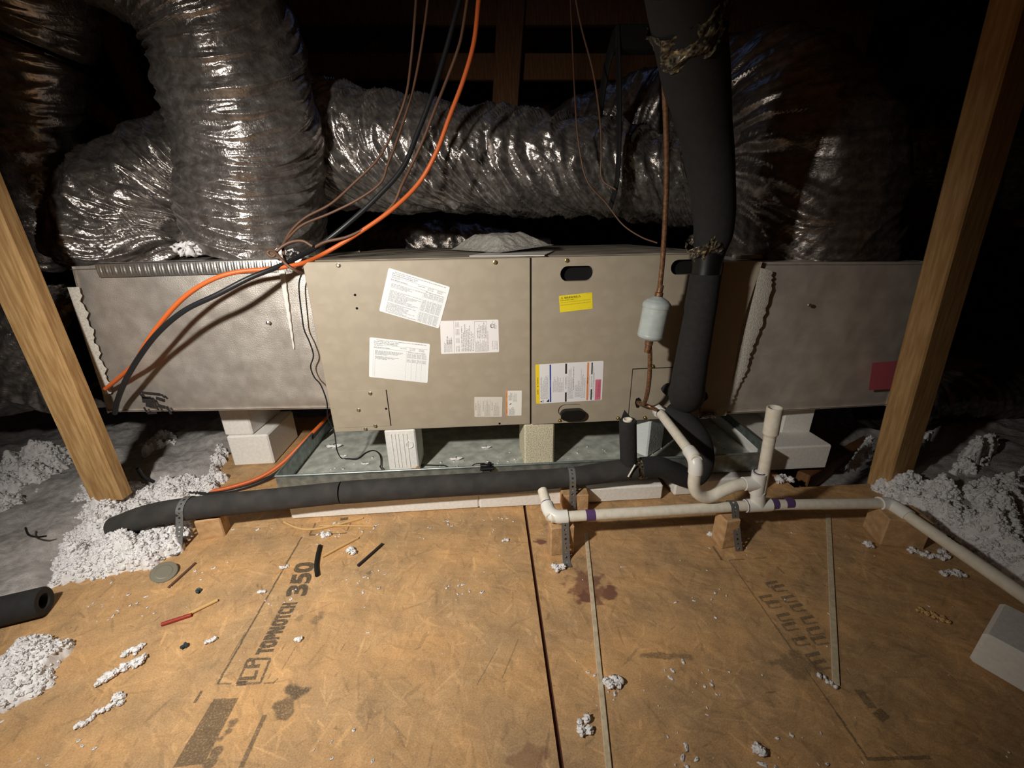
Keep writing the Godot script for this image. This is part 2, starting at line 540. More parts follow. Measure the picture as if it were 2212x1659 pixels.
func floor_image() -> Image:
	ink = PackedFloat32Array(); ink.resize(TW * TH)
	stain = PackedFloat32Array(); stain.resize(TW * TH)
	var tone := PackedFloat32Array(); tone.resize(TW * TH)
	var rg := RandomNumberGenerator.new()
	rg.seed = 77
	for s in 15000:                                      # wood strands, pressed flat
		var x := rg.randf() * TW
		var y := rg.randf() * TH
		var a := rg.randfn(1.35, 0.55) if s % 3 else rg.randf() * PI
		var l := rg.randf_range(12, 60)
		var wd := rg.randf_range(1.5, 6.0)
		var k := rg.randfn(0.0, 0.042)
		if s % 19 == 0: k = -rg.randf_range(0.06, 0.2)
		if s % 19 == 0: l *= 0.35
		if s % 19 == 0: wd *= 0.45
		var d := Vector2(cos(a), sin(a))
		var nv := Vector2(-d.y, d.x)
		for i in int(l):
			var ww := wd * (1.0 - absf(i / l * 2.0 - 1.0) ** 3)
			for j in int(ww) + 1:
				var p := Vector2(x, y) + d * i + nv * (j - ww * 0.5)
				var px := int(p.x)
				var py := int(p.y)
				if px >= 0 and py >= 0 and px < TW and py < TH:
					tone[py * TW + px] = tone[py * TW + px] * 0.4 + k
	# the stamp on the left sheet: a long frame, a boxed mark, the grade
	var z := Vector3.FORWARD
	var x := Vector3.RIGHT
	ink_line(Vector3(-0.0484, 0.0000, 0.5936), Vector3(-0.0557, 0.0000, 0.2036), 0.004, 0.75)
	ink_line(Vector3(-0.0484, 0.0000, 0.5936), Vector3(-0.0222, 0.0000, 0.5955), 0.003, 0.5)
	ink_line(Vector3(0.0383, 0.0000, 0.5991), Vector3(0.0571, 0.0000, 0.5996), 0.003, 0.5)
	ink_line(Vector3(0.0557, 0.0000, 0.6003), Vector3(0.0604, 0.0000, 0.5923), 0.003, 0.6)
	ink_line(Vector3(0.0606, 0.0000, 0.5741), Vector3(0.0671, 0.0000, 0.5279), 0.0025, 0.35)
	ink_line(Vector3(-0.0537, 0.0000, 0.5476), Vector3(-0.0546, 0.0000, 0.4882), 0.0025, 0.4)
	var q := [Vector3(-0.0117, 0.0000, 0.5962), Vector3(-0.0155, 0.0000, 0.5495), Vector3(0.0273, 0.0000, 0.5518), Vector3(0.0314, 0.0000, 0.5986)]
	ink_line(q[0], q[1], 0.0045, 0.7); ink_line(q[1], q[2], 0.0045, 0.8); ink_line(q[2], q[3], 0.0045, 0.7); ink_line(q[3], q[0], 0.0045, 0.5)
	ink_line(q[0], q[0] + x * 0.018, 0.009, 0.85)
	ink_text("LP", Vector3(0.0191, 0.0000, 0.5910), (Vector3(0.0113, 0.0000, 0.5570) - Vector3(0.0191, 0.0000, 0.5910)).normalized(), -x, 0.03, 0.044, 0.75, 0.3)
	ink_text("TOPNOTCH", Vector3(0.0235, 0.0000, 0.5402), (Vector3(0.0232, 0.0000, 0.4222) - Vector3(0.0235, 0.0000, 0.5402)).normalized(), -x, 0.03, Vector3(0.0235, 0.0000, 0.5402).distance_to(Vector3(0.0211, 0.0000, 0.4220)), 0.85)
	ink_text("350", Vector3(0.0361, 0.0000, 0.4031), (Vector3(0.0151, 0.0000, 0.2906) - Vector3(0.0361, 0.0000, 0.4031)).normalized(), -x, 0.046, Vector3(0.0361, 0.0000, 0.4031).distance_to(Vector3(0.0188, 0.0000, 0.3003)), 0.9)
	ink_line(Vector3(-0.0388, 0.0000, 0.1958), Vector3(-0.0395, 0.0000, 0.1477), 0.004, 0.7)
	ink_line(Vector3(-0.0380, 0.0000, 0.1977), Vector3(0.0634, 0.0000, 0.1985), 0.004, 0.7)
	ink_line(Vector3(0.0634, 0.0000, 0.1985), Vector3(0.0632, 0.0000, 0.1561), 0.004, 0.6)
	ink_line(Vector3(0.0268, 0.0000, 0.1370), Vector3(0.0487, -0.0000, 0.1347), 0.012, 0.8)
	# worn ink block and rubbed lettering at the near edge
	var k := [Vector3(-0.0386, 0.0000, 0.6208), Vector3(0.0052, 0.0000, 0.6224), Vector3(0.0053, 0.0000, 0.7192), Vector3(-0.0412, 0.0000, 0.7213)]
	ink_tri(to_px(k[0]), to_px(k[1]), to_px(k[2]), 0.62); ink_tri(to_px(k[0]), to_px(k[2]), to_px(k[3]), 0.62)
	for e in [Vector3(0.0164, 0.0000, 0.6638), Vector3(0.0155, 0.0000, 0.6754), Vector3(0.0125, 0.0000, 0.6846), Vector3(0.0153, 0.0000, 0.7028), Vector3(0.0156, 0.0000, 0.7176)]:
		blot(e, 0.012, 0.008, 0.6, ink, 5, -0.6)
	ink_line(Vector3(-0.0700, 0.0000, 0.6043), Vector3(-0.0699, 0.0000, 0.6247), 0.006, 0.7)
	blot(Vector3(0.1059, 0.0000, 0.6154), 0.025, 0.02, 0.75, ink, 9)
	blot(Vector3(0.0931, 0.0000, 0.6455), 0.022, 0.03, 0.6, ink, 10)
	ink_line(Vector3(0.0674, -0.0000, 0.6546), Vector3(0.0674, 0.0000, 0.7289), 0.008, 0.55)
	blot(Vector3(0.0863, 0.0000, 0.4693), 0.014, 0.02, 0.4, ink, 12); blot(Vector3(0.0443, 0.0000, 0.4628), 0.01, 0.012, 0.3, ink, 13)
	blot(Vector3(0.1678, 0.0000, 0.3450), 0.012, 0.012, 0.4, ink, 14)
	# the stamp on the right sheet, rubbed until it cannot be read
	ink_line(Vector3(1.0636, 0.0000, 0.3766), Vector3(1.0535, 0.0000, 0.7203), 0.003, 0.45)
	ink_line(Vector3(1.0535, 0.0000, 0.7203), Vector3(1.0492, 0.0000, 0.7879), 0.004, 0.6)
	ink_line(Vector3(1.0636, 0.0000, 0.3766), Vector3(1.1055, 0.0000, 0.3768), 0.003, 0.55)
	ink_line(Vector3(1.1281, -0.0000, 0.3755), Vector3(1.1602, 0.0000, 0.3765), 0.003, 0.55)
	ink_line(Vector3(1.0502, 0.0000, 0.7868), Vector3(1.1482, 0.0000, 0.7913), 0.005, 0.5)
	ink_line(Vector3(1.1676, 0.0000, 0.4058), Vector3(1.1709, 0.0000, 0.4292), 0.003, 0.5)
	for e in [Vector3(1.1234, 0.0000, 0.4530), Vector3(1.1313, 0.0000, 0.4642), Vector3(1.0847, 0.0000, 0.4886), Vector3(1.0898, 0.0000, 0.5049), Vector3(1.1333, 0.0000, 0.4936), Vector3(1.1365, 0.0000, 0.5168), Vector3(1.0918, 0.0000, 0.5364), Vector3(1.0884, 0.0000, 0.5580), Vector3(1.1378, 0.0000, 0.5465), Vector3(1.1312, 0.0000, 0.5718), Vector3(1.0868, 0.0000, 0.5909), Vector3(1.1252, 0.0000, 0.5918), Vector3(1.0892, 0.0000, 0.6237), Vector3(1.0897, 0.0000, 0.6382)]:
		ink_line(e - x * 0.016, e + x * 0.016 + z * 0.004, 0.007, 0.55)
		ink_line(e - x * 0.012 - z * 0.012, e + x * 0.014 - z * 0.01, 0.004, 0.45)
		ink_line(e - x * 0.014 - z * 0.012, e - x * 0.014, 0.005, 0.45)
	ink_line(Vector3(1.1226, 0.0000, 0.6892), Vector3(1.1205, 0.0000, 0.7194), 0.016, 0.45); ink_line(Vector3(1.1236, 0.0000, 0.7232), Vector3(1.1279, 0.0000, 0.7377), 0.022, 0.5)
	ink_line(Vector3(1.0484, 0.0000, 0.3272), Vector3(1.0464, 0.0000, 0.3752), 0.006, 0.6)
	blot(Vector3(1.0460, 0.0000, 0.6350), 0.05, 0.03, 0.35, ink, 15)
	blot(Vector3(0.8011, 0.0000, 0.6033), 0.055, 0.009, 0.45, ink, 16, 0.15)
	ink_line(Vector3(0.4356, 0.0000, 0.6313), Vector3(0.4761, 0.0000, 0.5632), 0.002, 0.4); ink_line(Vector3(0.4830, 0.0000, 0.6223), Vector3(0.5193, 0.0000, 0.5466), 0.002, 0.4)
	# purple primer drips and scuffs
	blot(Vector3(0.6902, 0.0000, 0.4261), 0.05, 0.055, 0.75, stain, 21); blot(Vector3(0.6810, 0.0000, 0.4514), 0.025, 0.02, 1.0, stain, 22); blot(Vector3(0.7323, 0.0000, 0.4489), 0.024, 0.02, 0.9, stain, 23)
	blot(Vector3(0.5991, 0.0000, 0.2741), 0.02, 0.012, 0.9, stain, 24); blot(Vector3(1.1734, 0.0000, 0.2567), 0.03, 0.03, 0.5, stain, 25)
	blot(Vector3(0.5183, 0.0000, 0.7493), 0.04, 0.02, 0.35, stain, 26)
	var big := noise(81, 0.006, 4).get_image(TW, TH)
	var mid := noise(82, 0.03, 4).get_image(TW / 2, TH / 4)
	mid.resize(TW, TH, Image.INTERPOLATE_BILINEAR)
	var fine := noise(83, 0.35, 2).get_image(TW, TH)
	var wear := noise(84, 0.3, 2).get_image(TW, TH)
	var nb := big.get_data()
	var nm := mid.get_data()
	var nf := fine.get_data()
	var nw := wear.get_data()
	var out := PackedByteArray()
	out.resize(TW * TH * 3)
	for i in TW * TH:
		var t := 1.0 + tone[i] + (nb[i] - 128) * 0.0007 + (nm[i] - 128) * 0.0006 + (nf[i] - 128) * 0.0010
		var r := 190.0 * t
		var g := (151.0 - (nb[i] - 128) * 0.03) * t
		var bl := (106.0 - (nb[i] - 128) * 0.06) * t
		var s := stain[i]
		if s > 0.0:
			r = lerpf(r, 92.0, s * 0.75); g = lerpf(g, 54.0, s * 0.75); bl = lerpf(bl, 48.0, s * 0.75)
		var k2 := ink[i]
		if k2 > 0.0:
			k2 *= clampf((nw[i] - 50) / 60.0, 0.45, 1.0) * 0.9
			r = lerpf(r, 58.0, k2); g = lerpf(g, 52.0, k2); bl = lerpf(bl, 44.0, k2)
		out[i * 3] = clampi(int(r), 0, 255); out[i * 3 + 1] = clampi(int(g), 0, 255); out[i * 3 + 2] = clampi(int(bl), 0, 255)
	return Image.create_from_data(TW, TH, false, Image.FORMAT_RGB8, out)

func deck_panel(x0: float, x1: float, z0: float, z1: float, m: Material, parent: Node3D) -> void:
	var b := MB.new()
	var y := -0.018
	b.quad(Vector3(x0, 0, z0), Vector3(x1, 0, z0), Vector3(x1, 0, z1), Vector3(x0, 0, z1), Vector3.UP, Rect2((x0 - FX) / FW, z0, (x1 - x0) / FW, z1 - z0))
	b.quad(Vector3(x0, 0, z0), Vector3(x0, 0, z1), Vector3(x0, y, z1), Vector3(x0, y, z0), Vector3.LEFT, Rect2((x0 - FX) / FW, z0, 0.004, z1 - z0))
	b.quad(Vector3(x1, 0, z0), Vector3(x1, 0, z1), Vector3(x1, y, z1), Vector3(x1, y, z0), Vector3.RIGHT, Rect2((x1 - FX) / FW, z0, 0.004, z1 - z0))
	b.quad(Vector3(x0, 0, z1), Vector3(x1, 0, z1), Vector3(x1, y, z1), Vector3(x0, y, z1), Vector3.BACK, Rect2(0.3, 0.3, 0.3, 0.01))
	b.quad(Vector3(x0, 0, z0), Vector3(x1, 0, z0), Vector3(x1, y, z0), Vector3(x0, y, z0), Vector3.FORWARD, Rect2(0.3, 0.3, 0.3, 0.01))
	b.quad(Vector3(x0, y, z0), Vector3(x1, y, z0), Vector3(x1, y, z1), Vector3(x0, y, z1), Vector3.DOWN, Rect2(0.3, 0.3, 0.3, 0.3))
	obj("osb_panel", b, m, parent)

# ---------- crumpled foil duct ----------
func duct(path: Array, radii: Array, sd: int, opt := {}) -> MB:
	var per: int = opt.get("per", 40)
	var cols: int = opt.get("cols", 160)
	var fold: float = opt.get("fold", 0.014)
	var ring: float = opt.get("ring", 0.004)
	var pitch: float = opt.get("pitch", 0.045)
	var skew: float = opt.get("skew", 0.4)
	var ks: float = opt.get("ks", 22.0)     # folds per metre along
	var kt: float = opt.get("kt", 6.0)      # and around
	var pts := curve(path, per)
	var rad := spread(radii, per)
	var fr := MB.frames(pts)
	var m := pts.size()
	var n1 := noise(sd, 1.0, 2)
	var n2 := noise(sd + 1, 1.0, 2)
	var n3 := noise(sd + 2, 1.0, 2)
	var p := PackedVector3Array()
	var s := 0.0
	for i in m:
		if i: s += pts[i].distance_to(pts[i - 1])
		var r := rad[i]
		for j in cols + 1:
			var a := TAU * (j % cols) / cols
			var d: Vector3 = fr[0][i] * cos(a) + fr[1][i] * sin(a)
			var cx := cos(a) * r
			var cy := sin(a) * r
			var sk := s + skew * cx
			var e := -fold * pow(absf(n1.get_noise_3d(sk * ks * 0.35, cx * kt * 0.5, cy * kt * 0.5)), 0.55) * 1.4
			e -= fold * 0.55 * pow(absf(n2.get_noise_3d(sk * ks, cx * kt * 1.3, cy * kt * 1.3)), 0.6)
			e -= fold * opt.get("fine", 0.16) * pow(absf(n3.get_noise_3d((s - skew * 1.4 * cy) * ks * 2.2, cx * kt * 4.0, cy * kt * 4.0)), 0.6)
			e += ring * (pow(absf(sin(PI * (sk / pitch + a / TAU))), 0.7) - 0.5)
			e += 0.012 * n3.get_noise_3d(s * 4.0, cx * 5.0, cy * 5.0)
			if opt.has("pinch"):
				for w in opt.pinch:
					e -= w.y * exp(-pow((s - w.x) / 0.012, 2.0))
			p.append(pts[i] + d * (r + e))
	var b := MB.new()
	b.grid(p, m, cols + 1, true, Vector3.ZERO, pts)
	return b

# a box of eight corners whose faces are slightly uneven sheets: b* the near face, then the far one; order left-low, right-low, right-high, left-high
func sheet_box(c: Array, amp: float, sd: int, f := 5.0, nx := 60, ny := 30) -> MB:
	var b := MB.new()
	var q := noise(sd, 1.0, 3)
	var mid := Vector3.ZERO
	for k in c: mid += k / 8.0
	for fc in [[0, 1, 2, 3], [5, 4, 7, 6], [3, 2, 6, 7], [4, 5, 1, 0], [4, 0, 3, 7], [1, 5, 6, 2]]:
		var A: Vector3 = c[fc[0]]
		var B: Vector3 = c[fc[1]]
		var D: Vector3 = c[fc[3]]
		var E: Vector3 = c[fc[2]]
		var nn := (B - A).cross(D - A).normalized()
		if nn.dot((A + E) / 2 - mid) < 0.0: nn = -nn
		var p := PackedVector3Array()
		for i in ny + 1:
			for j in nx + 1:
				var u := float(j) / nx
				var w := float(i) / ny
				var o := A.lerp(B, u).lerp(D.lerp(E, u), w)
				var edge := minf(1.0, minf(minf(u, 1.0 - u) * 14.0, minf(w, 1.0 - w) * 9.0))
				var e := q.get_noise_3d(o.x * f, o.y * f, o.z * f) * amp * edge - 0.008 * (1.0 - edge) * (1.0 - edge)
				p.append(o + nn * e)
		b.grid(p, ny + 1, nx + 1, false, nn)
	return b

# ---------- loose wool ----------
func tuft_mesh(sd: int, size := Vector3.ONE, rows := 8, cols := 11, rough := 0.55) -> MB:
	var b := MB.new()
	var q := noise(sd, 1.0, 3)
	var p := PackedVector3Array()
	var mid := PackedVector3Array()
	for i in rows:
		var a := PI * i / (rows - 1)
		for j in cols:
			var t := TAU * (j % (cols - 1)) / (cols - 1)
			var d := Vector3(sin(a) * cos(t), cos(a), sin(a) * sin(t))
			var r := 1.0 + rough * q.get_noise_3d(d.x * 2.6, d.y * 2.6, d.z * 2.6) * 1.6
			p.append(d * r * size)
		mid.append(Vector3.ZERO)
	b.grid(p, rows, cols, true, Vector3.ZERO, mid)
	return b

func place(b: MB, xf: Transform3D) -> MB:
	for i in b.v.size():
		b.v[i] = xf * b.v[i]
		b.n[i] = (xf.basis * b.n[i]).normalized()
	return b

func join(b: MB, o: MB) -> void:
	var k := b.v.size()
	b.v.append_array(o.v); b.n.append_array(o.n); b.t.append_array(o.t)
	for i in o.ix: b.ix.append(i + k)

func inside(poly: PackedVector2Array, p: Vector2) -> float:   # metres inside (+) or outside (-) an outline
	var d := 1e9
	for i in poly.size():
		d = minf(d, Geometry2D.get_closest_point_to_segment(p, poly[i], poly[(i + 1) % poly.size()]).distance_to(p))
	return d if Geometry2D.is_point_in_polygon(p, poly) else -d

func flat(pts: Array) -> PackedVector2Array:
	var o := PackedVector2Array()
	for p in pts: o.append(Vector2(p.x, p.z))
	return o

func bed(called: String, x0: float, x1: float, z0: float, z1: float, step: float, polys: Array, base: float, rise: float, sd: int, label: String) -> void:
	var q := noise(sd, 1.0, 4)
	var nx := int((x1 - x0) / step) + 1
	var nz := int((z1 - z0) / step) + 1
	var p := PackedVector3Array()
	for i in nz:
		for j in nx:
			var o := Vector2(x0 + j * step, z0 + i * step)
			var h := -1.0
			for pl in polys: h = maxf(h, inside(pl, o))
			var k := smoothstep(-0.03, 0.09, h)
			var bump := q.get_noise_3d(o.x * 6.0, 0, o.y * 6.0) * 0.028 + absf(q.get_noise_3d(o.x * 22.0, 3, o.y * 22.0)) * 0.016
			p.append(Vector3(o.x, lerpf(base, rise + bump, k), o.y))
	var b := MB.new()
	b.grid(p, nz, nx, false, Vector3.UP)
	var o := obj(called, b, M.wool_bed)
	tag(o, label, "insulation", "", "stuff")

func heap(called: String, label: String, poly: PackedVector2Array, per_m2: float, tall: float, size: float, sd: int, m: Material) -> void:   # a soft lumpy mass with flocks over it
	var o := Node3D.new()
	o.name = numbered(called)
	var lo := poly[0]
	var hi := poly[0]
	for p in poly:
		lo = lo.min(p); hi = hi.max(p)
	o.position = Vector3((lo.x + hi.x) / 2, 0, (lo.y + hi.y) / 2)
	add_child(o)
	tag(o, label, "insulation", "", "stuff")
	var q := noise(sd, 1.0, 3)
	var q2 := noise(sd + 1, 1.0, 2)
	var st := 0.0035
	var nx := int((hi.x - lo.x + 0.04) / st) + 1
	var nz := int((hi.y - lo.y + 0.04) / st) + 1
	var top := func(u: Vector2) -> float:
		var e := inside(poly, u) + q.get_noise_2d(u.x * 18.0, u.y * 18.0) * 0.022
		var s := smoothstep(-0.006, 0.03, e)
		var h := tall * (0.45 + 0.55 * smoothstep(0.0, 0.1, e)) * (0.75 + 0.9 * q.get_noise_2d(u.x * 9.0 + 40.0, u.y * 9.0))
		h += 0.012 * (0.5 - absf(q2.get_noise_2d(u.x * 34.0, u.y * 34.0))) + 0.007 * (0.5 - absf(q2.get_noise_2d(u.x * 80.0 + 9.0, u.y * 80.0)))
		return lerpf(-0.03, maxf(h, 0.002), s)
	var p := PackedVector3Array()
	for i in nz:
		for j in nx:
			var u := Vector2(lo.x - 0.02 + j * st, lo.y - 0.02 + i * st)
			p.append(Vector3(u.x + q2.get_noise_2d(u.x * 60.0, u.y * 60.0 + 70.0) * 0.004, top.call(u), u.y + q2.get_noise_2d(u.x * 60.0 + 30.0, u.y * 60.0) * 0.004))
	var b := MB.new()
	b.grid(p, nz, nx, false, Vector3.UP)
	var keep := PackedInt32Array()
	for i in range(0, b.ix.size(), 3):
		if maxf(b.v[b.ix[i]].y, maxf(b.v[b.ix[i + 1]].y, b.v[b.ix[i + 2]].y)) > -0.006:
			keep.append(b.ix[i]); keep.append(b.ix[i + 1]); keep.append(b.ix[i + 2])
	b.ix = keep
	obj("wool_mass", b, m, o).set_meta("kind", "stuff")
	var rg := RandomNumberGenerator.new()
	rg.seed = sd
	var xs := []
	for k in int((hi.x - lo.x) * (hi.y - lo.y) * per_m2 * 1.7):
		var u := Vector2(rg.randf_range(lo.x, hi.x), rg.randf_range(lo.y, hi.y))
		var h: float = top.call(u)
		if h < 0.0: continue
		var s := size * (0.22 + 0.5 * pow(rg.randf(), 1.8))
		xs.append(Transform3D(Basis.from_euler(Vector3(rg.randf() * TAU, rg.randf() * TAU, rg.randf() * TAU)).scaled(Vector3(s, s, s)), Vector3(u.x, h + s * 0.15, u.y) - o.position))
	var mm := MultiMesh.new()
	mm.transform_format = MultiMesh.TRANSFORM_3D
	mm.mesh = tuft_mesh(sd, Vector3.ONE, 9, 13, 0.7).mesh(m)
	mm.instance_count = xs.size()
	for i in xs.size(): mm.set_instance_transform(i, xs[i])
	var f := MultiMeshInstance3D.new()
	f.name = "wool_flocks"
	f.multimesh = mm
	f.set_meta("kind", "stuff")
	o.add_child(f, true)

# ---------- perforated strap over a pipe that runs along x ----------
func strap(x: float, tilt: float, yc: float, zc: float, r: float, foot: float, foot_z: float, toe: float, back_y: float, label: String) -> void:
	var path := []
	if toe > 0.0: path.append(Vector3(0, foot + 0.002, foot_z + toe))
	path.append(Vector3(0, foot + 0.004, foot_z))
	path.append(Vector3(0, lerpf(foot, yc, 0.5), lerpf(foot_z, zc + r, 0.55)))
	for k in 9:
		var a := -0.1 + (PI + 0.2) * k / 8.0
		path.append(Vector3(0, yc + sin(a) * r, zc + cos(a) * r))
	path.append(Vector3(0, back_y, zc - r))
	var line := curve(path, 10)
	var len := 0.0
	for i in line.size() - 1: len += line[i].distance_to(line[i + 1])
	var w := 0.019
	var pitch := 0.0125
	var n := int(len / pitch)
	var on := func(s: float) -> Array:
		var q := clampf(s, 0.0, len - 1e-4)
		for i in line.size() - 1:
			var l := line[i].distance_to(line[i + 1])
			if q <= l:
				var tg := (line[i + 1] - line[i]).normalized()
				return [line[i].lerp(line[i + 1], q / l), Vector3.RIGHT.cross(tg).normalized()]
			q -= l
		return [line[-1], Vector3.UP]
	var b := MB.new()
	for i in n:
		var s0 := i * pitch
		var hr := 0.0034 if i % 2 == 0 else 0.0022
		var outer := [[0, -1], [0, 0], [0, 1], [0.5, 1], [1, 1], [1, 0], [1, -1], [0.5, -1]]

		var P := func(u: Array, lift: float) -> Vector3:
			var f: Array = on.call(s0 + u[0] * pitch)
			return f[0] + Vector3(x + u[1] * w * 0.5 + tilt * (f[0].y - yc), 0, 0) + f[1] * lift
		var nn: Vector3 = on.call(s0 + pitch / 2)[1]
		var ang := [PI + PI / 4, PI, PI - PI / 4, PI / 2, PI / 4, 0.0, -PI / 4, -PI / 2]
		for k in 8:
			var k2 := (k + 1) % 8
			var r0 := [0.5 + cos(ang[k]) * hr / pitch, sin(ang[k]) * hr / (w * 0.5)]
			var r1 := [0.5 + cos(ang[k2]) * hr / pitch, sin(ang[k2]) * hr / (w * 0.5)]
			b.quad(P.call(outer[k], 0.0008), P.call(outer[k2], 0.0008), P.call(r1, 0.0008), P.call(r0, 0.0008), nn)
			b.quad(P.call(outer[k], 0.0), P.call(outer[k2], 0.0), P.call(r1, 0.0), P.call(r0, 0.0), -nn)
			b.quad(P.call(r0, 0.0), P.call(r1, 0.0), P.call(r1, 0.0008), P.call(r0, 0.0008), (P.call([0.5, 0.0], 0.0) - P.call(r0, 0.0)).normalized())
	tag(obj("pipe_strap", b, M.strap), label, "pipe strap")

func screw(parent: Node3D, p: Vector3, m: Material, k := 1.0) -> void:
	var b := MB.new()
	var x := along(Vector3.BACK, p)
	b.lathe([Vector2(0.0062, 0) * k, Vector2(0.0062, 0.0009) * k, Vector2(0.0044, 0.0016) * k], x, 16)
	b.lathe([Vector2(0.0042, 0.001) * k, Vector2(0.0042, 0.004) * k, Vector2(0.0036, 0.0046) * k, Vector2(0, 0.0046) * k], x, 6)
	obj("screw", b, m, parent)

func capsule(cx: float, cy: float, w: float, h: float, seg := 10) -> PackedVector2Array:
	var o := PackedVector2Array()
	var r := h / 2
	for k in seg + 1:
		var a := -PI / 2 + PI * k / seg
		o.append(Vector2(cx + w / 2 - r + cos(a) * r, cy + sin(a) * r))
	for k in seg + 1:
		var a := PI / 2 + PI * k / seg
		o.append(Vector2(cx - w / 2 + r + cos(a) * r, cy + sin(a) * r))
	return o

func plate(poly: PackedVector2Array, z0: float, z1: float) -> MB:   # an outline in x and y with thickness z0..z1
	var b := MB.new()
	var ids := Geometry2D.triangulate_polygon(poly)
	for i in range(0, ids.size(), 3):
		var q := []
		for j in 3: q.append(Vector3(poly[ids[i + j]].x, poly[ids[i + j]].y, 0))
		b.tri(q[0] + Vector3(0, 0, z1), q[1] + Vector3(0, 0, z1), q[2] + Vector3(0, 0, z1), Vector3.BACK)
		b.tri(q[0] + Vector3(0, 0, z0), q[1] + Vector3(0, 0, z0), q[2] + Vector3(0, 0, z0), Vector3.FORWARD)
	for i in poly.size():
		var p := poly[i]
		var q2 := poly[(i + 1) % poly.size()]
		var e := (q2 - p).normalized()
		var nn := Vector3(e.y, -e.x, 0)
		if not Geometry2D.is_polygon_clockwise(poly): nn = Vector3(e.y, -e.x, 0)
		else: nn = -nn
		b.quad(Vector3(p.x, p.y, z0), Vector3(q2.x, q2.y, z0), Vector3(q2.x, q2.y, z1), Vector3(p.x, p.y, z1), nn)
	return b

func collar(a: Vector3, d: Vector3, r: float, l: float) -> MB:   # a socket: a short thick sleeve with rounded lips
	var b := MB.new()
	b.lathe([Vector2(0, 0), Vector2(r - 0.001, 0), Vector2(r, 0.001), Vector2(r, l - 0.001), Vector2(r - 0.001, l), Vector2(0, l)], along(d, a), 24)
	return b

# ---------- the scene ----------
func _ready() -> void:
	rng.seed = 4
	var cam := Camera3D.new()
	cam.name = "camera"
	cam.fov = 86.995
	cam.near = 0.02
	cam.far = 60.0
	cam.transform = Transform3D(Basis(Vector3(0.997932, -0.016117, 0.062218), Vector3(0.037000, 0.935604, -0.351107), Vector3(-0.052552, 0.352683, 0.934266)), Vector3(0.4817, 0.7820, 1.1378))
	add_child(cam)
	cam.current = true
	var env := Environment.new()
	env.background_mode = Environment.BG_COLOR
	env.background_color = c8(116, 150, 214)
	env.background_energy_multiplier = 1.0
	env.tonemap_mode = Environment.TONE_MAPPER_LINEAR
	env.tonemap_exposure = 1.0
	env.sdfgi_enabled = true
	env.ssao_enabled = true
	env.ssil_enabled = true
	var we := WorldEnvironment.new()
	we.name = "environment"
	we.environment = env
	add_child(we)
	var lamp := SpotLight3D.new()                     # the work torch held up at the photographer's left
	lamp.name = "work_torch"
	lamp.position = Vector3(-0.19, 1.04, 1.03)
	add_child(lamp)
	lamp.look_at_from_position(lamp.position, Vector3(0.19, 0.2, -0.08))
	lamp.light_color = c8(252, 247, 237)
	lamp.light_energy = 2.15
	lamp.light_size = 0.035
	lamp.spot_range = 12.0
	lamp.spot_attenuation = 2.0
	lamp.spot_angle = 58.0
	lamp.spot_angle_attenuation = 1.0
	lamp.shadow_enabled = true
	make_materials()
	build_shell()
	build_deck()
	build_wool()
	build_handler()
	build_plenums()
	build_ducts()
	build_supports()
	build_lines()
	build_drains()
	build_cables()
	build_debris()

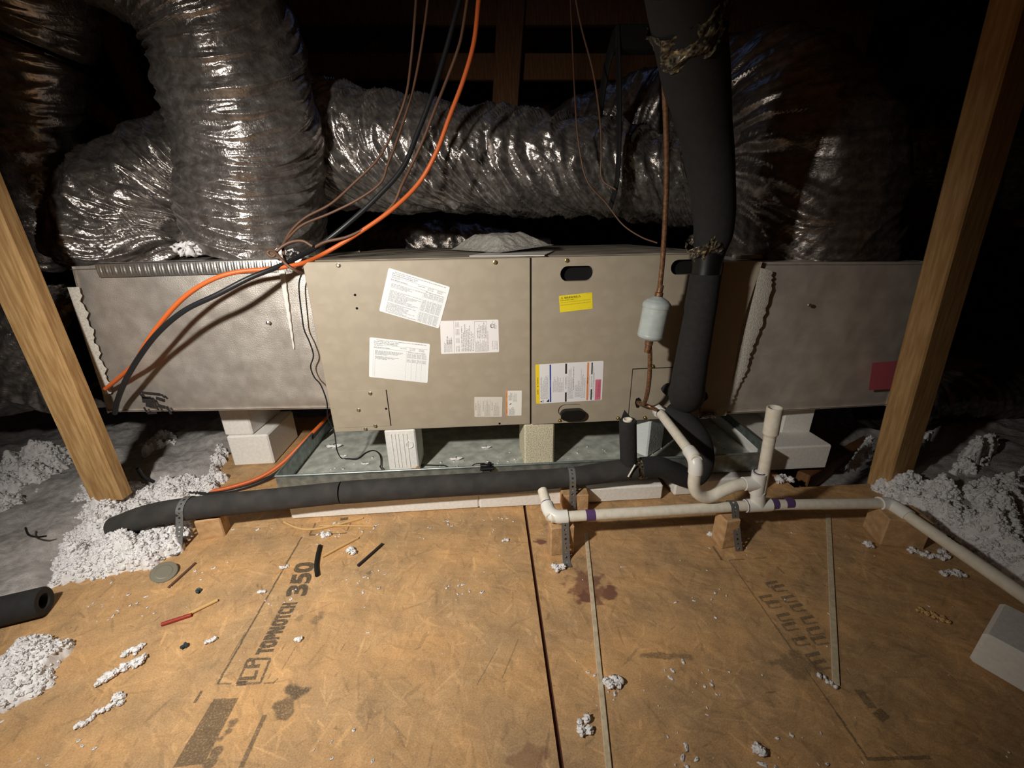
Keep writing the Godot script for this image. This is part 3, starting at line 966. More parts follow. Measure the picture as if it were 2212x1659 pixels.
func build_shell() -> void:
	var b := MB.new()
	b.box(Vector3(9, 0.1, 9), at(Vector3(0.6, -0.3, -1.2)), 0.0)
	struct("floor", b, M.drywall)
	var w := MB.new()
	w.box(Vector3(9, 5, 0.1), at(Vector3(0.6, 1.5, -5.2)), 0.0)
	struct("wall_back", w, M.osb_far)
	w = MB.new()
	w.box(Vector3(9, 5, 0.1), at(Vector3(0.6, 1.5, 3.3)), 0.0)
	struct("wall_front", w, M.roof)
	w = MB.new()
	w.box(Vector3(0.1, 5, 8.6), at(Vector3(-3.9, 1.5, -0.95)), 0.0)
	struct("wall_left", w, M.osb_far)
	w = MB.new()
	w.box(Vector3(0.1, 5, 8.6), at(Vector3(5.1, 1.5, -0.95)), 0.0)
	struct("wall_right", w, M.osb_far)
	# the roof deck, with a slot left open along the ridge for the vent
	var c := MB.new()
	for r in [[-3.9, 5.1, -5.2, -1.35], [-3.9, 5.1, -1.2, 3.3], [-3.9, 0.3, -1.35, -1.2], [1.3, 5.1, -1.35, -1.2]]:
		c.box(Vector3(r[1] - r[0], 0.05, r[3] - r[2]), at(Vector3((r[0] + r[1]) / 2, 2.9, (r[2] + r[3]) / 2)), 0.0)
	struct("ceiling", c, M.roof)
	# roof timbers behind the ducts
	var g := "roof timbers behind the ducts"
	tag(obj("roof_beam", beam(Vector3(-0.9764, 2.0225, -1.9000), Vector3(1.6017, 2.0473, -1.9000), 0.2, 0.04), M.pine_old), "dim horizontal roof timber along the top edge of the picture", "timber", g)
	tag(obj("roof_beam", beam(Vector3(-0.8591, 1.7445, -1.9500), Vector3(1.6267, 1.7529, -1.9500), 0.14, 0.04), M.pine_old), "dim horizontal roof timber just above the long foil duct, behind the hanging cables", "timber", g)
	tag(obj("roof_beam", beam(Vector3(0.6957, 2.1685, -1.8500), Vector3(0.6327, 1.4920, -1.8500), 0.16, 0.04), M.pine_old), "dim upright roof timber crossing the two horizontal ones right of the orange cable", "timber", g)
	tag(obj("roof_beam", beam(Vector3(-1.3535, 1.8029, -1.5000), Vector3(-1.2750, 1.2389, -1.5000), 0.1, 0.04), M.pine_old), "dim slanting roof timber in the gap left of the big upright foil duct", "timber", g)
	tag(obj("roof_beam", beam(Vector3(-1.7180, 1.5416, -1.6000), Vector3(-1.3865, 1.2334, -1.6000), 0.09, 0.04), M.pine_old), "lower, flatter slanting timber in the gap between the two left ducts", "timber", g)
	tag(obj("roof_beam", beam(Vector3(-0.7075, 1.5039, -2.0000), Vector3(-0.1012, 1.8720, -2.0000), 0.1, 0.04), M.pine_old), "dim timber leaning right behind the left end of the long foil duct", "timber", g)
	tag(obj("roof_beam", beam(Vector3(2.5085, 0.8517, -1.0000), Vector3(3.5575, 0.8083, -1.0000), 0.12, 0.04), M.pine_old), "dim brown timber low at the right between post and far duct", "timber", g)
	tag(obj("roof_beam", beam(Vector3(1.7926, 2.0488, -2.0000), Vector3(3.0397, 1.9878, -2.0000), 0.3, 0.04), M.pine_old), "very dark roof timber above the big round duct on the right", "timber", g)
	# posts
	tag(obj("post", beam(Vector3(-0.6498, 0.0626, 0.0613), Vector3(-0.6498, 0.0626, 0.0613) + Vector3(0, 2.3, 0), 0.09, 0.04), M.pine), "upright pale timber post on the left, in front of the foil box", "post")
	tag(obj("post", beam(Vector3(1.7286, 0.0115, 0.1073) + Vector3(0.02, -0.03, 0), Vector3(1.7286, 0.0115, 0.1073) + Vector3(-0.17, 2.3, 0), 0.105, 0.06, Vector3(0.26, 0, 1)), M.pine), "upright timber post on the right, fading into the dark, beside the white drain pipe bend", "post")
	# ceiling joists that show through the loose wool on the right
	var j := "joists in the wool on the right"
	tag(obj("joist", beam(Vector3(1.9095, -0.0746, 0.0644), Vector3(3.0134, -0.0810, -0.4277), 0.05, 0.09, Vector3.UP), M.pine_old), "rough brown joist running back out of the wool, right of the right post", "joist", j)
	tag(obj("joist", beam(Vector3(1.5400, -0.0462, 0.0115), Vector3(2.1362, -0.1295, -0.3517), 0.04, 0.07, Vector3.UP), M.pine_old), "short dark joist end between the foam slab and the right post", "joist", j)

func build_deck() -> void:
	var m := image_mat(floor_image(), 0.72)
	m.normal_enabled = true
	m.normal_texture = bumps(90, 0.06, 3.0, 4)
	m.normal_scale = 0.35
	var o := Node3D.new()
	o.name = numbered("floor")
	o.set_meta("kind", "structure")
	o.set_meta("label", "tan strand-board attic deck of loose sheets")
	add_child(o)
	deck_panel(-0.72, 0.5665, -0.6, 1.6, m, o)
	deck_panel(0.5745, 1.4395, -0.6, 1.6, m, o)
	deck_panel(1.4400, 1.95, 0.1, 1.6, m, o)
	# the blocking that shows dark in the open joint
	var b := MB.new()
	b.box(Vector3(0.09, 0.04, 2.2), at(Vector3(0.5715, -0.0275, 0.5)), 0.0)
	obj("joint_blocking", b, M.joint, o)

func build_wool() -> void:
	var gl := flat([Vector3(-0.4744, 0.0000, -0.2180), Vector3(-0.4438, 0.0000, -0.0699), Vector3(-0.6158, 0.0000, -0.0213), Vector3(-0.6314, 0.0000, 0.0992), Vector3(-0.6110, 0.0000, 0.2115), Vector3(-0.5242, 0.0000, 0.3588), Vector3(-0.5166, 0.0000, 0.4203), Vector3(-0.6000, 0.0000, 0.4833), Vector3(-0.95, 0, 1.2), Vector3(-2.3, 0, 1.2), Vector3(-2.3, 0, -1.2), Vector3(-0.5, 0, -1.2)])
	var a := flat([Vector3(-0.6419, 0.0300, -0.0696), Vector3(-0.4281, 0.0300, -0.1350), Vector3(-0.3931, 0.0300, -0.0223), Vector3(-0.5008, 0.0300, 0.0294), Vector3(-0.3569, 0.0000, 0.1607), Vector3(-0.3531, 0.0000, 0.2321), Vector3(-0.3794, 0.0000, 0.3008), Vector3(-0.4548, 0.0000, 0.3166), Vector3(-0.5876, 0.0000, 0.3407), Vector3(-0.6251, 0.0300, 0.3111), Vector3(-0.7493, 0.0300, 0.1259), Vector3(-0.8616, 0.0300, -0.0250), Vector3(-0.8183, 0.0300, -0.0982)])
	var lo := flat([Vector3(-0.5048, 0.0200, 0.5146), Vector3(-0.5117, 0.0200, 0.4558), Vector3(-0.3919, 0.0100, 0.4780), Vector3(-0.3646, 0.0000, 0.5247), Vector3(-0.3380, 0.0000, 0.5832), Vector3(-0.3639, -0.0000, 0.6126), Vector3(-0.3829, 0.0000, 0.6387), Vector3(-0.62, 0, 0.62), Vector3(-0.66, 0, 0.5)])
	var back := flat([Vector3(-1.2806, 0.0500, -0.1782), Vector3(-1.1651, 0.0500, -0.2450), Vector3(-1.1097, 0.0500, -0.3434), Vector3(-0.9926, 0.0500, -0.2296), Vector3(-0.9307, 0.0500, 0.0088), Vector3(-0.8745, 0.0500, 0.1944)])
	var mid := flat([Vector3(-0.8967, 0.0300, -0.3236), Vector3(-0.8021, 0.0300, -0.4508), Vector3(-0.7220, 0.0300, -0.3185), Vector3(-0.8033, 0.0300, -0.2236)])
	var near := flat([Vector3(-0.5922, 0.0200, -0.2443), Vector3(-0.6270, 0.0200, -0.4753), Vector3(-0.4941, 0.0200, -0.2355), Vector3(-0.4515, 0.0200, -0.0547)])
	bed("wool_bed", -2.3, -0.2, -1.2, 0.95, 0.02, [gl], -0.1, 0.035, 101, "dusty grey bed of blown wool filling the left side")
	heap("wool_heap", "bright white heap of loose wool at the foot of the left post", a, 26000, 0.062, 0.0065, 102, M.wool)
	heap("wool_heap", "white loose wool spilling over the deck in the lower left corner", lo, 26000, 0.046, 0.0065, 103, M.wool)
	heap("wool_heap", "dim white wool at the left edge under the foil box", back,  9900, 0.11, 0.0085, 104, M.wool)
	heap("wool_heap", "small patch of white wool right behind the left post", mid,  14000, 0.09, 0.007, 105, M.wool)
	heap("wool_heap", "white wool piled against the foam under the left foil box", near, 22000, 0.050, 0.0065, 106, M.wool)
	var gr := flat([Vector3(1.6838, 0.0000, 0.1123), Vector3(1.6894, 0.0000, 0.2286), Vector3(1.6697, 0.0000, 0.3933), Vector3(1.6699, 0.0000, 0.5335), Vector3(2.2, 0, 1.2), Vector3(3.4, 0, 1.2), Vector3(3.4, 0, -1.2), Vector3(2.4, 0, -1.2), Vector3(2.1757, 0.0000, -0.1515), Vector3(1.7323, 0.0000, 0.0775)])
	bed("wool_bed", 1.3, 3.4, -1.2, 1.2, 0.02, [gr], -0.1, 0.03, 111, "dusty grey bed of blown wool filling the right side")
	var f := flat([Vector3(1.6664, 0.0200, 0.1043), Vector3(1.7961, 0.0300, 0.1149), Vector3(1.8802, 0.0400, 0.1748), Vector3(2.2989, 0.0500, 0.0654), Vector3(1.6533, 0.0300, 0.5589), Vector3(1.6735, 0.0200, 0.3992), Vector3(1.6883, 0.0200, 0.2502), Vector3(1.6624, 0.0200, 0.1683)])
	heap("wool_heap", "greyish loose wool beyond the white drain pipe on the right", f,  16000, 0.085, 0.0085, 112, M.wool)
	var h := flat([Vector3(1.8923, 0.0600, 0.1167), Vector3(2.1031, 0.1200, -0.0024), Vector3(2.3973, 0.1200, -0.1259), Vector3(2.2165, 0.1200, 0.0253), Vector3(2.0196, 0.0600, 0.1279)])
	heap("wool_heap", "white wool clinging to the brown joist at the right edge", h,  15000, 0.16, 0.0085, 113, M.wool)
	var k := flat([Vector3(1.6806, 0.0200, 0.0054), Vector3(1.9871, 0.0200, -0.2085), Vector3(1.8830, 0.0200, -0.0883), Vector3(1.6995, 0.0200, 0.0363), Vector3(2.0480, 0.0200, -0.1263), Vector3(2.2751, 0.0200, -0.2222), Vector3(2.0390, 0.0200, -0.0741), Vector3(1.8776, 0.0200, 0.0229)])
	heap("wool_heap", "dim wool behind the foot of the right post", k,  10000, 0.08, 0.0085, 114, M.wool)
	var t := MB.new()
	for i in 46:
		var p := Vector3(-0.3780, 0.7382, -0.1200).lerp(Vector3(-0.3292, 0.7410, -0.1200), rng.randf()) if i < 34 else Vector3(-0.0550, 0.7267, -0.1000) + Vector3(rng.randf_range(-0.05, 0.02), 0, rng.randf_range(-0.03, 0.03))
		var up := 0.026 * rng.randf() * (1.0 if i < 34 else 0.5)
		join(t, place(tuft_mesh(120 + i, Vector3.ONE * rng.randf_range(0.006, 0.011), 6, 8, 1.0), at(p + Vector3(rng.randfn(0, 0.012), up, rng.randfn(0, 0.012)))))
	tag(obj("wool_tufts", t, M.wool), "little white heap of wool on top of the left foil box under the ducts", "insulation", "", "stuff")

func build_handler() -> void:
	var L := 1.140
	var o := thing("air_handler", Vector3(L / 2, 0.215, -0.35), "long taupe sheet-metal air handler cabinet with paper labels lying on foam blocks", "air handler")
	var b := MB.new()
	b.box(Vector3(L, 0.5, 0.78), at(Vector3(L / 2, 0.465, -0.412)), 0.003)
	obj("cabinet", b, M.taupe, o)
	var t := MB.new()
	t.box(Vector3(L - 0.004, 0.003, 0.78), at(Vector3(L / 2, 0.7165, -0.412)), 0.001)
	obj("dusty_top", t, M.lid, o, "dust-streaked top sheet")
	b = MB.new()
	b.box(Vector3(0.6012, 0.5, 0.02), at(Vector3(0.6012 / 2, 0.465, -0.01)), 0.0022)
	obj("blower_door", b, M.taupe, o)
	# coil door with three cut-outs
	var s1 := capsule(Vector3(0.7312, 0.6705, 0.0000).x, Vector3(0.7312, 0.6705, 0.0000).y, 0.0945, 0.041)
	var s2 := capsule(Vector3(1.0437, 0.6811, 0.0000).x, Vector3(1.0437, 0.6811, 0.0000).y, 0.1, 0.041)
	var s3 := capsule(Vector3(0.7294, 0.2518, 0.0000).x, Vector3(0.7294, 0.2518, 0.0000).y + 0.006, 0.083, 0.04)
	var cs := CSGBox3D.new()
	cs.name = "coil_door"
	cs.size = Vector3(L - 0.6052, 0.5, 0.02)
	cs.material = M.taupe
	for s in [s1, s2, s3]:
		var q := CSGPolygon3D.new()
		q.name = "slot"
		var pp := PackedVector2Array()
		for p in s: pp.append(p - Vector2((L + 0.6052) / 2, 0.465))
		q.polygon = pp
		q.mode = CSGPolygon3D.MODE_DEPTH
		q.depth = 0.1
		q.operation = CSGShape3D.OPERATION_SUBTRACTION
		q.position = Vector3(0, 0, 0.05)
		q.material = M.taupe_edge
		cs.add_child(q, true)
	cs.position = Vector3((L + 0.6052) / 2, 0.465, -0.01) - o.position
	o.add_child(cs, true)
	for s in [s1, s2]:
		var big := PackedVector2Array()
		for p in s: big.append(p)
		obj("hand_slot", plate(big, -0.021, -0.0175), M.dark_hole, o)
	obj("knockout_recess", plate(s3, -0.021, -0.004), M.taupe, o)
	var low := PackedVector2Array()
	for p in s3: low.append((p - Vector2(Vector3(0.7294, 0.2518, 0.0000).x, Vector3(0.7294, 0.2518, 0.0000).y)) * Vector2(0.92, 0.86) + Vector2(Vector3(0.7328, 0.2406, 0.0000).x, Vector3(0.7328, 0.2406, 0.0000).y))
	var cap := plate(low, -0.003, 0.016)
	obj("knockout_cap", cap, M.black_plastic, o, "black plastic cap in the lower slot")
	for p in [Vector3(0.6977, 0.2406, 0.0000), Vector3(0.7648, 0.2455, 0.0000)]:
		var d := MB.new()
		d.lathe([Vector2(0.004, 0), Vector2(0.004, 0.0022), Vector2(0, 0.0026)], along(Vector3.BACK, Vector3(p.x, p.y, 0.0155)), 12)
		obj("cap_pip", d, M.black_plastic, o)
	# cover plates
	b = MB.new()
	var e := Vector3(0.1708, 0.2860, 0.0000)
	b.box(Vector3(e.x - 0.014, 0.118, 0.0016), at(Vector3((e.x + 0.014) / 2, 0.290, 0.0006)), 0.0005)
	obj("wiring_cover", b, M.taupe, o)
	b = MB.new()
	b.box(Vector3(0.0022, 0.118, 0.001), at(Vector3(e.x + 0.0012, 0.290, 0.0006)), 0.0)
	obj("cover_joint", b, M.black, o)
	var r := plate(PackedVector2Array([Vector2(Vector3(0.9135, 0.2308, 0.0000).x, 0.222), Vector2(1.136, 0.222), Vector2(1.136, Vector3(1.0318, 0.3867, 0.0000).y), Vector2(Vector3(0.9136, 0.3852, 0.0000).x, Vector3(0.9136, 0.3852, 0.0000).y)]), 0.0, 0.0014)
	obj("line_cover", r, M.taupe, o)
	r = plate(PackedVector2Array([Vector2(Vector3(0.9135, 0.2308, 0.0000).x - 0.0022, 0.222), Vector2(Vector3(0.9135, 0.2308, 0.0000).x, 0.222), Vector2(Vector3(0.9136, 0.3852, 0.0000).x, Vector3(0.9136, 0.3852, 0.0000).y), Vector2(1.136, Vector3(1.0318, 0.3867, 0.0000).y), Vector2(1.136, Vector3(1.0318, 0.3867, 0.0000).y + 0.0026), Vector2(Vector3(0.9136, 0.3852, 0.0000).x - 0.0022, Vector3(0.9136, 0.3852, 0.0000).y + 0.0026)]), 0.0, 0.0007)
	obj("cover_joint", r, M.black, o)
	r = plate(PackedVector2Array([Vector2(0.6009, 0.216), Vector2(0.6055, 0.216), Vector2(0.6055, 0.714), Vector2(0.6009, 0.714)]), -0.019, -0.008)
	obj("door_joint", r, M.dark_hole, o)
	for p in [Vector3(0.0918, 0.7058, 0.0000), Vector3(0.5064, 0.7044, 0.0000), Vector3(0.7017, 0.7053, 0.0000), Vector3(0.1248, 0.3395, 0.0010), Vector3(0.0834, 0.2872, 0.0010), Vector3(0.1254, 0.2326, 0.0010), Vector3(0.0945, 0.2226, 0.0000), Vector3(0.8798, 0.2242, 0.0000), Vector3(0.9663, 0.2224, 0.0010), Vector3(0.9736, 0.3933, 0.0000), Vector3(0.6937, 0.2247, 0.0000)]:
		screw(o, p, M.steel if p.x < 0.28 else M.screw, 1.0)
	for p in [Vector3(0.1233, 0.6278, 0.0000), Vector3(0.1228, 0.5914, 0.0000), Vector3(0.1646, 0.2885, 0.0016), Vector3(0.5046, 0.2223, 0.0000)]:
		var d := MB.new()
		d.lathe([Vector2(0.0034, 0), Vector2(0.0034, 0.0005), Vector2(0, 0.0005)], along(Vector3.BACK, p), 12)
		obj("screw_hole", d, M.dark_hole, o)
	var hole := PackedVector2Array()
	for q in [Vector3(0.9305, 0.2888, 0.0000), Vector3(0.9404, 0.2930, 0.0000), Vector3(0.9487, 0.2833, 0.0000), Vector3(0.9484, 0.2707, 0.0000), Vector3(0.9424, 0.2567, 0.0000), Vector3(0.9348, 0.2586, 0.0000), Vector3(0.9289, 0.2747, 0.0000)]: hole.append(Vector2(q.x, q.y))
	obj("line_hole", plate(hole, 0.0012, 0.0019), M.dark_hole, o)
	make_labels(o)

func chart(rows: int, filled: Array, sd: int) -> Image:
	var s := Sheet.new(640, 450, c8(240, 242, 244), sd)
	var k := c8(96, 98, 104)
	var li := c8(176, 180, 186)
	var x0 := 40.0
	var x1 := 616.0
	s.small(70, 26, 530, 11, k)
	s.small(x0 + 6, 42, 130, 12, c8(60, 60, 66)); s.small(x0 + 150, 44, 120, 12, k)
	s.small(x0 + 6, 60, 250, 12, c8(60, 60, 66))
	s.rect(x0, 68, x1 - x0, 2, k)
	s.small(x0 + 10, 84, 90, 11, k); s.small(x1 - 290, 90, 70, 11, k)
	s.small(x0 + 6, 106, 170, 12, c8(50, 50, 56))
	s.rect(x0, 110, 400, 2, k)
	s.small(x1 - 190, 84, 60, 10, k); s.small(x1 - 90, 84, 60, 10, k); s.small(x1 - 190, 100, 60, 10, k); s.small(x1 - 90, 100, 60, 10, k)
	s.small(x1 - 205, 126, 190, 11, k)
	var y := 134.0
	var st := 306.0 / rows
	for i in rows:
		s.rect(x0, y + i * st, x1 - x0, 1, li)
		if i in filled:
			s.small(x0 + 24, y + i * st + st - 2, s.rg.randf_range(120, 330), st * 0.8, k)
			for c in 4: s.small(x1 - 212 + c * 54, y + i * st + st - 2, 42, st * 0.72, k)
	for x in [x0, x0 + 20, x1 - 222, x1 - 162, x1 - 108, x1 - 54]:
		s.rect(x, 112 if x > 300 else 130, 1.6, 322 if x > 300 else 304, k)
	s.rect(x0, 440, x1 - x0, 1, li)
	return s.im

func columns(s: Sheet, x0: float, x1: float, y0: float, y1: float, step: float, col: Color, tall := 0.8) -> void:   # small print turned on its side
	var x := x0 + step
	while x <= x1:
		s.small(x, y1, (y1 - y0) * s.rg.randf_range(0.6, 1.0), step * tall, col, true)
		x += step

func make_labels(o: Node3D) -> void:
	var k := c8(70, 70, 76)
	var g := c8(120, 120, 126)
	# rating plate, read from below upwards
	var s := Sheet.new(620, 340, c8(242, 238, 238), 5)
	s.rect(142, 0, 2, 330, k); s.frame(362, 14, 132, 312, 2, k)
	columns(s, 30, 130, 190, 322, 13, g); columns(s, 60, 120, 150, 240, 20, g)
	for c in [170, 186, 200]:
		s.small(c, 322, 60, 9, k, true); s.small(c, 230, 50, 9, k, true); s.small(c, 150, 60, 9, k, true); s.small(c, 70, 50, 9, k, true)
	columns(s, 214, 356, 20, 322, 17, g)
	columns(s, 368, 490, 200, 322, 9, g, 0.85); columns(s, 384, 486, 20, 190, 17, g)
	s.small(508, 322, 210, 9, c8(120, 70, 80), true)
	s.ring(552, 62, 17, 22, k)
	write(s, "UL", 546, 76, 14, k, Vector2(0.35, -0.94).normalized())
	s.small(566, 30, 14, 10, k, true); s.small(586, 96, 60, 10, k, true); s.small(600, 96, 40, 8, k, true)
	for c in [556, 572, 590, 604]: s.small(c, 310, 90, 8, k, true)
	sticker(o, "rating_plate", [Vector3(0.3461, 0.5499, 0.0000), Vector3(0.5101, 0.5491, 0.0000), Vector3(0.5100, 0.4535, 0.0000), Vector3(0.3419, 0.4535, 0.0000)], image_mat(s.im), "white rating plate with a round listing mark", 0.0005)
	sticker(o, "airflow_chart", [Vector3(0.2220, 0.6965, 0.0000), Vector3(0.3809, 0.6427, 0.0000), Vector3(0.3411, 0.5287, 0.0000), Vector3(0.1821, 0.5829, 0.0000)], image_mat(chart(26, [0, 1, 2, 3, 6, 7, 8, 9, 10, 11, 12, 13, 14, 15, 17, 18, 19, 20, 21, 22, 23, 24, 25], 7)), "tilted white chart, filled with rows", 0.0011)
	sticker(o, "airflow_chart", [Vector3(0.1461, 0.5094, 0.0000), Vector3(0.3127, 0.4842, 0.0000), Vector3(0.2949, 0.3658, 0.0000), Vector3(0.1279, 0.3915, 0.0000)], image_mat(chart(24, [0, 1, 2, 3, 5, 6, 7], 8)), "lower white chart, mostly empty rows")
	# the many-coloured caution sheet
	s = Sheet.new(600, 360, c8(238, 237, 240), 9)
	s.rect(0, 0, 34, 360, c8(250, 216, 40)); s.rect(124, 8, 13, 344, c8(40, 58, 150)); s.rect(456, 8, 17, 346, c8(232, 140, 88))
	s.rect(262, 6, 15, 92, c8(18, 18, 18)); s.rect(262, 268, 15, 88, c8(18, 18, 18)); s.rect(494, 10, 11, 106, c8(18, 18, 18)); s.rect(494, 252, 11, 100, c8(18, 18, 18))
	s.rect(534, 166, 52, 190, c8(214, 116, 136))
	s.small(24, 272, 50, 13, c8(90, 76, 10), true); s.small(24, 180, 60, 13, c8(90, 76, 10), true); s.ring(18, 196, 0, 5, c8(90, 76, 10))
	s.small(135, 210, 60, 11, c8(130, 140, 210), true); s.small(468, 200, 60, 12, c8(90, 50, 20), true)
	for r in [[40, 118, 100, 320], [150, 256, 116, 262], [282, 340, 40, 330], [346, 400, 150, 320], [400, 452, 40, 330], [474, 490, 30, 330], [508, 528, 30, 330]]:
		columns(s, r[0], r[1], r[2], r[3], 9, g)
	s.small(274, 236, 120, 10, k, true); s.small(503, 232, 96, 9, k, true); s.small(342, 250, 210, 9, k, true); s.small(566, 330, 130, 9, c8(120, 50, 70), true); s.small(578, 330, 150, 9, c8(120, 50, 70), true)
	s.tri(Vector2(92, 345), Vector2(118, 320), Vector2(118, 352), c8(30, 30, 30)); s.ring(46, 342, 0, 7, c8(30, 30, 30)); s.rect(56, 326, 14, 28, c8(190, 190, 192))
	sticker(o, "caution_sheet", [Vector3(0.6161, 0.4114, 0.0000), Vector3(0.8211, 0.4159, 0.0000), Vector3(0.8239, 0.2886, 0.0000), Vector3(0.6190, 0.2846, 0.0000)], image_mat(s.im), "white caution sheet with yellow, blue, orange and pink bars")
	s = Sheet.new(340, 240, c8(220, 214, 204), 10)
	columns(s, 34, 84, 12, 230, 9, c8(130, 126, 118)); columns(s, 122, 196, 16, 230, 9, c8(130, 126, 118)); columns(s, 232, 304, 60, 228, 9, c8(130, 126, 118))
	s.rect(12, 76, 14, 86, c8(220, 214, 204)); s.small(24, 160, 84, 12, k, true); s.small(112, 172, 120, 10, k, true); s.small(220, 160, 100, 10, k, true)
	sticker(o, "notice_label", [Vector3(0.4308, 0.3150, 0.0000), Vector3(0.5162, 0.3114, 0.0000), Vector3(0.5131, 0.2456, 0.0000), Vector3(0.4282, 0.2491, 0.0000)], image_mat(s.im), "small grey notice label")
	s = Sheet.new(220, 340, c8(238, 236, 230), 11)
	s.rect(0, 0, 24, 340, c8(226, 150, 92))
	s.small(19, 310, 60, 12, c8(120, 66, 30), true); s.small(19, 220, 70, 12, c8(120, 66, 30), true); s.small(19, 90, 60, 12, c8(120, 66, 30), true)
	columns(s, 34, 96, 20, 130, 11, k); columns(s, 36, 130, 220, 330, 11, k); columns(s, 100, 150, 20, 150, 10, g)
	s.tri(Vector2(40, 190), Vector2(76, 166), Vector2(76, 182), c8(20, 20, 20))
	sticker(o, "notice_label", [Vector3(0.5266, 0.3313, 0.0000), Vector3(0.5756, 0.3303, 0.0000), Vector3(0.5734, 0.2470, 0.0000), Vector3(0.5249, 0.2484, 0.0000)], image_mat(s.im), "small white label with an orange edge")
	# the yellow warning
	s = Sheet.new(720, 360, c8(246, 224, 40), 12)
	var y := c8(52, 44, 6)
	var y2 := c8(150, 132, 20)
	write(s, "WARNING", 112, 76, 44, y)
	for x in [62.0, 442.0]:
		s.tri(Vector2(x, 24), Vector2(x + 32, 78), Vector2(x - 32, 78), y2); s.tri(Vector2(x, 42), Vector2(x + 17, 70), Vector2(x - 17, 70), c8(246, 224, 40)); s.rect(x - 2, 50, 4, 14, y2)
	s.small(20, 116, 290, 22, y); s.small(310, 112, 90, 16, y2)
	s.small(20, 160, 660, 18, y2); s.small(20, 214, 660, 20, y2); s.small(590, 26, 110, 10, y2); s.small(610, 340, 80, 10, y2)
	sticker(o, "warning_label", [Vector3(0.6817, 0.6107, 0.0000), Vector3(0.7753, 0.6186, 0.0000), Vector3(0.7793, 0.5727, 0.0000), Vector3(0.6862, 0.5644, 0.0000)], image_mat(s.im), "yellow warning label")

